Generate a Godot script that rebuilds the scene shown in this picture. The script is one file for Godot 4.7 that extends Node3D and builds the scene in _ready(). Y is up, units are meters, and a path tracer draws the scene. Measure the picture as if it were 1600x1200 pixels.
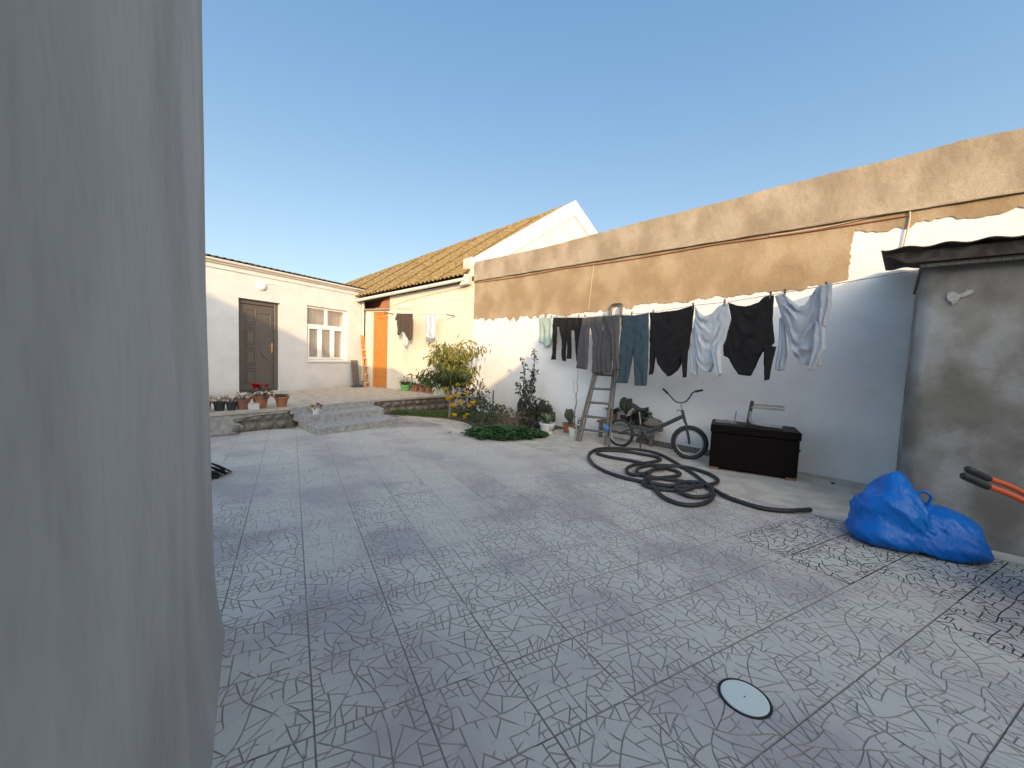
extends Node3D

var rng := RandomNumberGenerator.new()
var M := {}
var taken := {}
var noise := FastNoiseLite.new()

# ------------------------------------------------------------------ helpers
func new_st() -> SurfaceTool:
	var s := SurfaceTool.new()
	s.begin(Mesh.PRIMITIVE_TRIANGLES)
	return s

func commit(s: SurfaceTool, called: String, m: Material, parent: Node = self) -> MeshInstance3D:
	s.generate_normals()
	var o := MeshInstance3D.new()
	o.name = called if parent != self else numbered(called)
	o.mesh = s.commit()
	o.mesh.surface_set_material(0, m)
	parent.add_child(o, true)
	return o

func numbered(called: String) -> String:
	if not taken.has(called):
		taken[called] = 0
		return called
	taken[called] += 1
	return "%s_%03d" % [called, taken[called]]

func tag(o: Node, label: String, category: String = "", group: String = "", kind: String = "") -> Node:
	o.set_meta("label", label)
	if category: o.set_meta("category", category)
	if group: o.set_meta("group", group)
	if kind: o.set_meta("kind", kind)
	return o

func thing(called: String, label: String, category: String, at: Vector3 = Vector3.ZERO, turn: float = 0.0, group: String = "") -> Node3D:
	var o := Node3D.new()
	o.name = numbered(called)
	add_child(o)
	o.position = at
	o.rotation.y = turn
	tag(o, label, category, group)
	return o

func frame(o: Node3D, at: Vector3, along: Vector2) -> void:
	# local x runs along a wall, local z points out of it
	var x := Vector3(along.x, 0, along.y).normalized()
	o.transform = Transform3D(Basis(x, Vector3.UP, x.cross(Vector3.UP)), at)

func quad(s: SurfaceTool, a: Vector3, b: Vector3, c: Vector3, d: Vector3) -> void:
	for p in [a, b, c, a, c, d]: s.add_vertex(p)

func tri(s: SurfaceTool, a: Vector3, b: Vector3, c: Vector3) -> void:
	for p in [a, b, c]: s.add_vertex(p)

func box(s: SurfaceTool, lo: Vector3, hi: Vector3, bevel: float = 0.004, xf: Transform3D = Transform3D()) -> void:
	s.set_smooth_group(-1)
	var c := (lo + hi) / 2.0
	var h := (hi - lo) / 2.0
	var b := minf(bevel, minf(h.x, minf(h.y, h.z)) * 0.45)
	var fx := func(sx: float, sy: float, sz: float, axis: int) -> Vector3:
		var p := Vector3(sx * (h.x - b), sy * (h.y - b), sz * (h.z - b))
		p[axis] += signf(p[axis]) * b
		return xf * (c + p)
	for axis in 3:
		for sg in [-1.0, 1.0]:
			var q := []
			for k in [[-1, -1], [1, -1], [1, 1], [-1, 1]]:
				var v := Vector3.ZERO
				v[axis] = sg
				v[(axis + 1) % 3] = k[0]
				v[(axis + 2) % 3] = k[1]
				q.append(fx.call(v.x, v.y, v.z, axis))
			if sg > 0: q.reverse()
			quad(s, q[0], q[1], q[2], q[3])
	if b <= 0.0: return
	for axis in 3:
		var i := (axis + 1) % 3
		var j := (axis + 2) % 3
		for si in [-1.0, 1.0]:
			for sj in [-1.0, 1.0]:
				var v0 := Vector3.ZERO
				v0[axis] = -1.0; v0[i] = si; v0[j] = sj
				var v1 := v0
				v1[axis] = 1.0
				var a: Vector3 = fx.call(v0.x, v0.y, v0.z, i)
				var e: Vector3 = fx.call(v1.x, v1.y, v1.z, i)
				var f: Vector3 = fx.call(v1.x, v1.y, v1.z, j)
				var g: Vector3 = fx.call(v0.x, v0.y, v0.z, j)
				if si * sj > 0: quad(s, a, e, f, g)
				else: quad(s, g, f, e, a)
	for sx in [-1.0, 1.0]:
		for sy in [-1.0, 1.0]:
			for sz in [-1.0, 1.0]:
				var p: Vector3 = fx.call(sx, sy, sz, 0)
				var q: Vector3 = fx.call(sx, sy, sz, 1)
				var r: Vector3 = fx.call(sx, sy, sz, 2)
				if sx * sy * sz > 0: tri(s, p, r, q)
				else: tri(s, p, q, r)

func part_box(called: String, m: Material, parent: Node, lo: Vector3, hi: Vector3, bevel: float = 0.004, xf: Transform3D = Transform3D()) -> MeshInstance3D:
	var s := new_st()
	box(s, lo, hi, bevel, xf)
	return commit(s, called, m, parent)

func smooth_path(p: PackedVector3Array, per: int) -> PackedVector3Array:
	var out := PackedVector3Array()
	for i in p.size() - 1:
		var a := p[maxi(i - 1, 0)]
		var b := p[i]
		var c := p[i + 1]
		var d := p[mini(i + 2, p.size() - 1)]
		for k in per: out.append(b.cubic_interpolate(c, a, d, float(k) / per))
	out.append(p[p.size() - 1])
	return out

func tube(s: SurfaceTool, pts: PackedVector3Array, radius, sides: int = 8, caps: bool = true) -> void:
	s.set_smooth_group(1)
	var n := pts.size()
	var rings := []
	var up := Vector3.UP
	for i in n:
		var d := (pts[mini(i + 1, n - 1)] - pts[maxi(i - 1, 0)]).normalized()
		if absf(d.dot(up)) > 0.98: up = Vector3.RIGHT if absf(d.x) < 0.9 else Vector3.BACK
		var x := up.cross(d).normalized()
		var y := d.cross(x).normalized()
		up = y
		var r: float = radius if radius is float else radius[i]
		var ring := []
		for k in sides:
			var a := TAU * k / sides
			ring.append(pts[i] + (x * cos(a) + y * sin(a)) * r)
		rings.append(ring)
	for i in n - 1:
		for k in sides:
			var k2 := (k + 1) % sides
			quad(s, rings[i][k], rings[i + 1][k], rings[i + 1][k2], rings[i][k2])
	if caps:
		s.set_smooth_group(-1)
		for k in range(1, sides - 1):
			tri(s, rings[0][0], rings[0][k], rings[0][k + 1])
			tri(s, rings[n - 1][0], rings[n - 1][k + 1], rings[n - 1][k])

func rod(s: SurfaceTool, a: Vector3, b: Vector3, r: float, sides: int = 8, r2: float = -1.0) -> void:
	tube(s, PackedVector3Array([a, b]), [r, r if r2 < 0 else r2], sides)

func part_rod(called: String, m: Material, parent: Node, a: Vector3, b: Vector3, r: float, sides: int = 8) -> MeshInstance3D:
	var s := new_st()
	rod(s, a, b, r, sides)
	return commit(s, called, m, parent)

func lathe(s: SurfaceTool, prof: Array, seg: int = 24, at: Vector3 = Vector3.ZERO, sharp: bool = false) -> void:
	for i in prof.size() - 1:
		s.set_smooth_group(2 + i if sharp else 1)
		var p: Vector2 = prof[i]
		var q: Vector2 = prof[i + 1]
		for k in seg:
			var a := TAU * k / seg
			var b := TAU * (k + 1) / seg
			quad(s, at + Vector3(p.x * cos(a), p.y, p.x * sin(a)), at + Vector3(q.x * cos(a), q.y, q.x * sin(a)), at + Vector3(q.x * cos(b), q.y, q.x * sin(b)), at + Vector3(p.x * cos(b), p.y, p.x * sin(b)))

func torus(s: SurfaceTool, R: float, r: float, seg: int, sides: int, xf: Transform3D) -> void:
	s.set_smooth_group(1)
	for i in seg:
		for k in sides:
			var q := []
			for c in [[0, 0], [1, 0], [1, 1], [0, 1]]:
				var a: float = TAU * (i + c[0]) / seg
				var b: float = TAU * (k + c[1]) / sides
				q.append(xf * Vector3((R + r * cos(b)) * cos(a), (R + r * cos(b)) * sin(a), r * sin(b)))
			quad(s, q[0], q[1], q[2], q[3])

func prism(s: SurfaceTool, poly: PackedVector2Array, z0: float, z1: float, xf: Transform3D = Transform3D()) -> void:
	s.set_smooth_group(-1)
	var idx := Geometry2D.triangulate_polygon(poly)
	for i in range(0, idx.size(), 3):
		var a := poly[idx[i]]
		var b := poly[idx[i + 1]]
		var c := poly[idx[i + 2]]
		tri(s, xf * Vector3(a.x, a.y, z1), xf * Vector3(c.x, c.y, z1), xf * Vector3(b.x, b.y, z1))
		tri(s, xf * Vector3(a.x, a.y, z0), xf * Vector3(b.x, b.y, z0), xf * Vector3(c.x, c.y, z0))
	for i in poly.size():
		var a := poly[i]
		var b := poly[(i + 1) % poly.size()]
		quad(s, xf * Vector3(a.x, a.y, z0), xf * Vector3(a.x, a.y, z1), xf * Vector3(b.x, b.y, z1), xf * Vector3(b.x, b.y, z0))

# polygon given in plan (x, z), raised from y0 to y1
func plan_prism(s: SurfaceTool, poly: PackedVector2Array, y0: float, y1: float) -> void:
	prism(s, poly, -y1, -y0, Transform3D(Basis(Vector3.RIGHT, Vector3.BACK, Vector3.DOWN), Vector3.ZERO))

# a wall from x0 to x1, y0 to y1, front at z = 0, with rectangular holes [x0, y0, x1, y1]
func holed_wall(s: SurfaceTool, x0: float, x1: float, y0: float, y1: float, thick: float, holes: Array) -> void:
	s.set_smooth_group(-1)
	var xs := [x0, x1]
	var ys := [y0, y1]
	for h in holes:
		xs.append(h[0]); xs.append(h[2]); ys.append(h[1]); ys.append(h[3])
	xs.sort(); ys.sort()
	for i in xs.size() - 1:
		for j in ys.size() - 1:
			var mx: float = (xs[i] + xs[i + 1]) / 2
			var my: float = (ys[j] + ys[j + 1]) / 2
			var inside := false
			for h in holes:
				if mx > h[0] and mx < h[2] and my > h[1] and my < h[3]: inside = true
			if inside or xs[i + 1] - xs[i] < 1e-5 or ys[j + 1] - ys[j] < 1e-5: continue
			for z in [0.0, -thick]:
				quad(s, Vector3(xs[i], ys[j], z), Vector3(xs[i + 1], ys[j], z), Vector3(xs[i + 1], ys[j + 1], z), Vector3(xs[i], ys[j + 1], z))
	for h in holes + [[x0, y0, x1, y1]]:
		var c := [Vector2(h[0], h[1]), Vector2(h[2], h[1]), Vector2(h[2], h[3]), Vector2(h[0], h[3])]
		for k in 4:
			var a: Vector2 = c[k]
			var b: Vector2 = c[(k + 1) % 4]
			quad(s, Vector3(a.x, a.y, 0), Vector3(b.x, b.y, 0), Vector3(b.x, b.y, -thick), Vector3(a.x, a.y, -thick))

# corrugated sheet on the quad a b (lower edge) c d (upper edge, c above b)
func corrugated(s: SurfaceTool, a: Vector3, b: Vector3, c: Vector3, d: Vector3, waves: float, amp: float, thick: float, phase: float = 0.0) -> void:
	s.set_smooth_group(1)
	var n := (b - a).cross(d - a).normalized()
	if n.y < 0: n = -n
	var nu := int(waves * 8)
	for side in [0.0, -thick]:
		for i in nu:
			var p := []
			for k in 2:
				var u := float(i + k) / nu
				var w = n * (amp * cos(TAU * (u * waves + phase)) + side)
				p.append(a.lerp(b, u) + w)
				p.append(d.lerp(c, u) + w)
			quad(s, p[0], p[2], p[3], p[1])
	s.set_smooth_group(-1)
	for e in [[a, b], [d, c]]:
		for i in nu:
			var q := []
			for k in 2:
				var u := float(i + k) / nu
				var base: Vector3 = e[0].lerp(e[1], u) + n * amp * cos(TAU * (u * waves + phase))
				q.append(base)
				q.append(base - n * thick)
			quad(s, q[0], q[2], q[3], q[1])

func leaf(s: SurfaceTool, at: Vector3, dir: Vector3, flat: Vector3, length: float, width: float, c: Color, droop: float = 0.15) -> void:
	s.set_smooth_group(-1)
	dir = dir.normalized()
	var side := dir.cross(flat)
	if side.length() < 0.01: side = dir.cross(Vector3(0.3, 1, 0.2))
	side = side.normalized()
	var nrm := side.cross(dir).normalized()
	var mid := at + dir * length * 0.5 - nrm * width * 0.12
	var tip := at + dir * length + Vector3.DOWN * droop * length
	var l := at + dir * length * 0.45 + side * width * 0.5 + nrm * width * 0.12
	var r := at + dir * length * 0.45 - side * width * 0.5 + nrm * width * 0.12
	s.set_color(c)
	tri(s, at, l, mid); tri(s, at, mid, r); tri(s, l, tip, mid); tri(s, mid, tip, r)

func rnd(a: float, b: float) -> float:
	return rng.randf_range(a, b)

func rdir() -> Vector3:
	var z := rnd(-1, 1)
	var a := rnd(0, TAU)
	return Vector3(sqrt(1 - z * z) * cos(a), z, sqrt(1 - z * z) * sin(a))

func mixc(cols: Array) -> Color:
	var a: Color = cols[rng.randi() % cols.size()]
	var b: Color = cols[rng.randi() % cols.size()]
	var c := a.lerp(b, rng.randf()) * rnd(0.8, 1.2)
	c.a = 1
	return c

# ------------------------------------------------------------------ materials
func tex(freq: float, stops: Array, octaves: int = 4, size: int = 512, kind: int = FastNoiseLite.TYPE_SIMPLEX_SMOOTH, sd: int = 1) -> NoiseTexture2D:
	var n := FastNoiseLite.new()
	n.noise_type = kind
	n.frequency = freq
	n.fractal_octaves = octaves
	n.seed = sd
	var t := NoiseTexture2D.new()
	t.width = size
	t.height = size
	t.seamless = true
	t.noise = n
	if stops.size():
		var g := Gradient.new()
		var off := PackedFloat32Array()
		var col := PackedColorArray()
		for st in stops:
			off.append(st[0])
			var c: Color = st[1]
			col.append(c.linear_to_srgb())
		g.offsets = off
		g.colors = col
		t.color_ramp = g
	return t

func lin(r: float, g: float, b: float) -> Color:
	return Color(r, g, b).linear_to_srgb()

func plain(called: String, c: Color, rough: float = 0.8, metal: float = 0.0) -> StandardMaterial3D:
	var m := StandardMaterial3D.new()
	m.resource_name = called
	m.albedo_color = c.linear_to_srgb()
	m.roughness = rough
	m.metallic = metal
	M[called] = m
	return m

func surfaced(called: String, stops: Array, freq: float, scale: Vector3, bump_cm: float, rough: float = 0.9, grain: float = 0.12, grain_scale: float = 2.5, sd: int = 1, octaves: int = 5) -> StandardMaterial3D:
	var m := plain(called, Color(1, 1, 1), rough)
	m.albedo_texture = tex(freq, stops, octaves, 512, FastNoiseLite.TYPE_SIMPLEX_SMOOTH, sd)
	m.uv1_triplanar = true
	m.uv1_world_triplanar = true
	m.uv1_scale = scale
	m.uv2_triplanar = true
	m.uv2_world_triplanar = true
	m.uv2_scale = Vector3.ONE * grain_scale
	if grain > 0:
		m.detail_enabled = true
		m.detail_blend_mode = BaseMaterial3D.BLEND_MODE_MUL
		m.detail_uv_layer = BaseMaterial3D.DETAIL_UV_2
		m.detail_albedo = tex(0.09, [[0.0, Color(1 - 2 * grain, 1 - 2 * grain, 1 - 2 * grain)], [0.5, Color(1 - grain * 0.6, 1 - grain * 0.6, 1 - grain * 0.6)], [1.0, Color(1, 1, 1)]], 4, 512, FastNoiseLite.TYPE_SIMPLEX_SMOOTH, sd + 20)
	if bump_cm > 0:
		m.heightmap_enabled = true
		m.heightmap_scale = bump_cm
		m.heightmap_texture = tex(0.05, [], 5, 512, FastNoiseLite.TYPE_SIMPLEX_SMOOTH, sd + 40)
	return m

func make_materials() -> void:
	surfaced("paving", [[0.30, Color(0.49, 0.42, 0.385)], [0.43, Color(0.58, 0.51, 0.445)], [0.55, Color(0.63, 0.56, 0.475)], [0.70, Color(0.66, 0.60, 0.50)]], 0.007, Vector3(0.21, 0.21, 0.21), 0.2, 0.85, 0.13, 3.1, 3)
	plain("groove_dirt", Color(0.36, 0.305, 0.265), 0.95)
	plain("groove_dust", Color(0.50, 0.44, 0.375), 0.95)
	plain("wet_dirt", Color(0.055, 0.045, 0.035), 0.95)
	surfaced("screed", [[0.25, Color(0.50, 0.44, 0.36)], [0.5, Color(0.58, 0.52, 0.43)], [0.8, Color(0.63, 0.57, 0.48)]], 0.012, Vector3(0.5, 0.5, 0.5), 0.2, 0.9, 0.14, 2.6, 5)
	surfaced("earth", [[0.3, Color(0.10, 0.075, 0.05)], [0.7, Color(0.17, 0.13, 0.09)]], 0.03, Vector3(1, 1, 1), 2.0, 0.95, 0.3, 3.0, 6)
	surfaced("far_ground", [[0.3, Color(0.24, 0.21, 0.17)], [0.7, Color(0.33, 0.29, 0.23)]], 0.02, Vector3(0.2, 0.2, 0.2), 0.0, 0.95, 0.2, 1.0, 7)
	# grey cement render with long vertical trowel marks
	var g := surfaced("cement_streaked", [[0.30, Color(0.385, 0.35, 0.305)], [0.44, Color(0.425, 0.388, 0.338)], [0.55, Color(0.445, 0.407, 0.355)], [0.70, Color(0.485, 0.447, 0.395)]], 0.007, Vector3(0.4, 0.17, 0.4), 0.25, 0.9, 0.075, 0.9, 11, 6)
	g.uv2_scale = Vector3(0.7, 0.2, 0.7)
	surfaced("cement_dark", [[0.30, Color(0.17, 0.157, 0.137)], [0.44, Color(0.225, 0.21, 0.187)], [0.53, Color(0.26, 0.245, 0.222)], [0.62, Color(0.32, 0.31, 0.293)], [0.75, Color(0.38, 0.377, 0.37)]], 0.007, Vector3(0.42, 0.36, 0.42), 0.4, 0.92, 0.16, 1.8, 13)
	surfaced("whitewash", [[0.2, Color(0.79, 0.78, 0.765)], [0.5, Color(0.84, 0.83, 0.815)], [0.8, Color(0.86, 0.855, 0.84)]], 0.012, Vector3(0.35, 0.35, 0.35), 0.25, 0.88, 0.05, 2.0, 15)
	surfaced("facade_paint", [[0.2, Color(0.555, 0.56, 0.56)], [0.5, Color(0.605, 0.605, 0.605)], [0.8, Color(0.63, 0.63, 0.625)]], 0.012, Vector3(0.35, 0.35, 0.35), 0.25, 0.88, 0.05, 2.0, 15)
	surfaced("whitewash_cream", [[0.2, Color(0.58, 0.53, 0.44)], [0.5, Color(0.64, 0.59, 0.495)], [0.8, Color(0.67, 0.625, 0.535)]], 0.012, Vector3(0.35, 0.35, 0.35), 0.25, 0.88, 0.05, 2.0, 16)
	surfaced("brown_render", [[0.30, Color(0.345, 0.245, 0.145)], [0.45, Color(0.395, 0.285, 0.17)], [0.55, Color(0.42, 0.305, 0.185)], [0.72, Color(0.48, 0.37, 0.24)]], 0.008, Vector3(0.34, 0.26, 0.34), 0.5, 0.92, 0.15, 0.9, 17, 6)
	surfaced("brown_render_pale", [[0.30, Color(0.325, 0.255, 0.175)], [0.47, Color(0.395, 0.315, 0.22)], [0.56, Color(0.42, 0.34, 0.24)], [0.72, Color(0.48, 0.40, 0.295)]], 0.008, Vector3(0.42, 0.28, 0.42), 0.5, 0.92, 0.18, 0.9, 18, 6)
	surfaced("slate_mossy", [[0.2, Color(0.16, 0.105, 0.035)], [0.45, Color(0.24, 0.165, 0.065)], [0.6, Color(0.30, 0.215, 0.09)], [0.85, Color(0.38, 0.29, 0.15)]], 0.02, Vector3(0.9, 0.9, 0.9), 0.3, 0.95, 0.25, 2.0, 21)
	surfaced("slate_dark", [[0.3, Color(0.045, 0.035, 0.03)], [0.7, Color(0.10, 0.08, 0.07)]], 0.02, Vector3(0.9, 0.9, 0.9), 0.3, 0.95, 0.25, 2.0, 22)
	surfaced("concrete_step", [[0.25, Color(0.33, 0.32, 0.30)], [0.5, Color(0.42, 0.41, 0.385)], [0.8, Color(0.52, 0.505, 0.475)]], 0.02, Vector3(0.9, 0.9, 0.9), 0.5, 0.92, 0.2, 2.5, 23)
	surfaced("terrace_floor", [[0.25, Color(0.44, 0.37, 0.28)], [0.5, Color(0.52, 0.45, 0.35)], [0.8, Color(0.58, 0.52, 0.42)]], 0.014, Vector3(0.5, 0.5, 0.5), 0.3, 0.92, 0.12, 2.5, 24)
	surfaced("stone", [[0.25, Color(0.16, 0.14, 0.115)], [0.5, Color(0.25, 0.225, 0.19)], [0.8, Color(0.36, 0.33, 0.28)]], 0.03, Vector3(1.2, 1.2, 1.2), 1.2, 0.95, 0.25, 2.5, 25)
	surfaced("mortar", [[0.25, Color(0.17, 0.155, 0.135)], [0.8, Color(0.28, 0.26, 0.23)]], 0.03, Vector3(1.2, 1.2, 1.2), 1.0, 0.95, 0.25, 2.5, 26)
	surfaced("old_wood", [[0.25, Color(0.11, 0.095, 0.08)], [0.5, Color(0.17, 0.15, 0.13)], [0.8, Color(0.25, 0.225, 0.195)]], 0.02, Vector3(6, 0.8, 6), 0.2, 0.85, 0.25, 4.0, 27)
	surfaced("dark_chest_wood", [[0.25, Color(0.004, 0.0025, 0.0025)], [0.55, Color(0.007, 0.004, 0.004)], [0.85, Color(0.018, 0.007, 0.006)]], 0.02, Vector3(1.0, 4.0, 1.0), 0.1, 0.5, 0.2, 3.0, 28)
	surfaced("rusty_white_paint", [[0.3, Color(0.55, 0.54, 0.52)], [0.55, Color(0.5, 0.48, 0.45)], [0.62, Color(0.12, 0.08, 0.06)], [0.8, Color(0.07, 0.05, 0.04)]], 0.05, Vector3(3, 3, 3), 0.0, 0.6, 0.1, 3.0, 29)
	surfaced("orange_door", [[0.2, Color(0.46, 0.17, 0.03)], [0.5, Color(0.52, 0.20, 0.04)], [0.8, Color(0.56, 0.23, 0.055)]], 0.02, Vector3(4, 0.5, 4), 0.05, 0.5, 0.1, 3.0, 30)
	surfaced("metal_door", [[0.2, Color(0.085, 0.075, 0.07)], [0.8, Color(0.12, 0.105, 0.095)]], 0.02, Vector3(2, 1, 2), 0.0, 0.45, 0.1, 3.0, 31)
	surfaced("rusty_pole", [[0.3, Color(0.06, 0.05, 0.045)], [0.8, Color(0.14, 0.115, 0.1)]], 0.05, Vector3(3, 3, 3), 0.0, 0.7, 0.2, 3.0, 32)
	M.dark_chest_wood.metallic_specular = 0.25
	plain("gutter_paint", Color(0.62, 0.58, 0.52), 0.5)
	plain("pvc_white", Color(0.80, 0.79, 0.77), 0.35)
	plain("coping_cream", Color(0.66, 0.62, 0.53), 0.85)
	plain("dark_inside", Color(0.05, 0.045, 0.04), 0.95)
	plain("curtain", Color(0.12, 0.07, 0.045), 0.95)
	plain("net_curtain", Color(0.22, 0.155, 0.11), 0.95)
	var gl := plain("glass", Color(0.9, 0.93, 0.93), 0.03)
	gl.transparency = BaseMaterial3D.TRANSPARENCY_ALPHA
	gl.albedo_color.a = 0.12
	plain("brass", Color(0.55, 0.38, 0.16), 0.35, 0.9)
	plain("black_rubber", Color(0.018, 0.018, 0.02), 0.62)
	plain("hose_rubber", Color(0.022, 0.022, 0.025), 0.55)
	plain("bike_paint", Color(0.045, 0.048, 0.052), 0.4)
	plain("chrome_worn", Color(0.42, 0.42, 0.41), 0.4, 0.8)
	plain("dark_metal", Color(0.05, 0.05, 0.05), 0.5, 0.6)
	plain("wire", Color(0.35, 0.33, 0.30), 0.6, 0.3)
	plain("red_cable", Color(0.32, 0.11, 0.05), 0.6)
	plain("beige_cable", Color(0.55, 0.45, 0.33), 0.6)
	surfaced("terracotta", [[0.2, Color(0.30, 0.115, 0.055)], [0.5, Color(0.38, 0.155, 0.075)], [0.8, Color(0.45, 0.21, 0.12)]], 0.03, Vector3(3, 3, 3), 0.0, 0.8, 0.15, 3.0, 33)
	surfaced("old_clay", [[0.2, Color(0.20, 0.09, 0.06)], [0.8, Color(0.29, 0.15, 0.11)]], 0.03, Vector3(3, 3, 3), 0.0, 0.85, 0.15, 3.0, 34)
	plain("black_plastic", Color(0.03, 0.03, 0.032), 0.5)
	plain("green_plastic", Color(0.17, 0.42, 0.14), 0.45)
	plain("white_plastic", Color(0.62, 0.62, 0.60), 0.45)
	plain("cream_plastic", Color(0.55, 0.56, 0.42), 0.5)
	plain("enamel", Color(0.68, 0.68, 0.65), 0.3)
	plain("print_black", Color(0.03, 0.03, 0.035), 0.5)
	plain("blue_tape", Color(0.05, 0.20, 0.52), 0.5)
	plain("cover_paint", Color(0.68, 0.71, 0.62), 0.6)
	plain("black_gap", Color(0.03, 0.03, 0.03), 0.9)
	plain("orange_paint", Color(0.56, 0.09, 0.02), 0.4)
	var bag := plain("blue_film", Color(0.002, 0.135, 0.50), 0.34)
	bag.metallic_specular = 0.4
	bag.heightmap_enabled = true
	bag.heightmap_scale = 0.5
	bag.heightmap_texture = tex(0.02, [], 4, 512, FastNoiseLite.TYPE_SIMPLEX, 61)
	bag.uv1_triplanar = true
	bag.uv1_scale = Vector3(2.6, 1.3, 2.6)
	var lm := plain("foliage", Color(1, 1, 1), 0.6)
	lm.vertex_color_use_as_albedo = true
	lm.backlight_enabled = true
	lm.backlight = Color(0.5, 0.5, 0.5)
	var bl := plain("petals", Color(1, 1, 1), 0.7)
	bl.vertex_color_use_as_albedo = true
	plain("bark", Color(0.20, 0.165, 0.125), 0.9)
	plain("cane", Color(0.12, 0.10, 0.075), 0.9)
	for c in [["cloth_mint", Color(0.48, 0.58, 0.50)], ["cloth_black", Color(0.008, 0.0065, 0.0065)], ["cloth_grey", Color(0.085, 0.078, 0.080)], ["cloth_denim", Color(0.05, 0.082, 0.10)], ["cloth_white", Color(0.50, 0.51, 0.53)], ["cloth_pale", Color(0.40, 0.41, 0.45)], ["cloth_brown", Color(0.06, 0.042, 0.03)], ["cloth_blueish", Color(0.42, 0.48, 0.56)]]:
		var m := plain(c[0], c[1], 0.95)
		m.rim_enabled = true
		m.rim = 0.1
		m.heightmap_enabled = true
		m.heightmap_scale = 0.25
		m.heightmap_texture = tex(0.045, [], 4, 256, FastNoiseLite.TYPE_SIMPLEX_SMOOTH, 51)
		m.uv1_triplanar = true
		m.uv1_scale = Vector3(3, 3, 3)
	# worn denim: mottled
	M.cloth_denim.albedo_texture = tex(0.008, [[0.15, Color(0.8, 0.8, 0.8)], [0.85, Color(1, 1, 1)]], 3, 256, FastNoiseLite.TYPE_SIMPLEX_SMOOTH, 53)

# ------------------------------------------------------------------ camera, sky, sun
const SUN := Vector3(-0.2934, 0.225, 0.9292)

# Clear sky after the CIE law, brighter towards the horizon; unseen warm corona strengthened to fill the shade.
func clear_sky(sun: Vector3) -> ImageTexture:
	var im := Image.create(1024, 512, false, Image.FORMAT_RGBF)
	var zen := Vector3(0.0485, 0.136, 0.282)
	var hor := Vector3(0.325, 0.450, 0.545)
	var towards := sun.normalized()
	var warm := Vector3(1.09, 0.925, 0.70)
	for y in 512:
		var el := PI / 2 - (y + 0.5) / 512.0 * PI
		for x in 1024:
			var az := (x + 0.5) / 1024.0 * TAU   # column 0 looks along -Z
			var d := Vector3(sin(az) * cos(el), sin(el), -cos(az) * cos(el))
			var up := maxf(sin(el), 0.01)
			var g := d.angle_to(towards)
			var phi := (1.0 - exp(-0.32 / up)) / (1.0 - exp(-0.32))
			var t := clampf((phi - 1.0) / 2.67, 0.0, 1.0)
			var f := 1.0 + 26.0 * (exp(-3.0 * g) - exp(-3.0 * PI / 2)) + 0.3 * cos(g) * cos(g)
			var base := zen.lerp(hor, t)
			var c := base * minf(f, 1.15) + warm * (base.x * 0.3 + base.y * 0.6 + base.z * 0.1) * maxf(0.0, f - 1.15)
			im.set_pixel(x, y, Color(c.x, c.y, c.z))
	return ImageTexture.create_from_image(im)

func make_view() -> void:
	var cam := Camera3D.new()
	cam.name = "camera"
	cam.transform = Transform3D(Basis(Vector3(0.87576, 0.04002, 0.48109), Vector3(-0.00111, 0.99672, -0.08088), Vector3(-0.48275, 0.07029, 0.87293)).orthonormalized(), Vector3(0, 1.45, 0))
	cam.fov = 87.57
	cam.near = 0.02
	cam.far = 600
	add_child(cam)
	cam.current = true
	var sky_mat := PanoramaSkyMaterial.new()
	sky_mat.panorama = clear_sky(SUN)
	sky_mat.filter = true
	var sky := Sky.new()
	sky.sky_material = sky_mat
	var env := Environment.new()
	env.background_mode = Environment.BG_SKY
	env.sky = sky
	env.ambient_light_source = Environment.AMBIENT_SOURCE_SKY
	env.tonemap_mode = Environment.TONE_MAPPER_LINEAR
	env.tonemap_exposure = 2.25
	env.sdfgi_enabled = true
	env.ssao_enabled = true
	env.ssil_enabled = true
	var we := WorldEnvironment.new()
	we.name = "daylight"
	we.environment = env
	add_child(we)
	var sun := DirectionalLight3D.new()
	sun.name = "sun"
	sun.light_energy = 0.6
	sun.light_color = Color(1.0, 0.84, 0.62)
	sun.light_angular_distance = 0.4
	sun.shadow_enabled = true
	add_child(sun)
	sun.look_at_from_position(SUN * 30.0, Vector3.ZERO, Vector3.UP)

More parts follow.
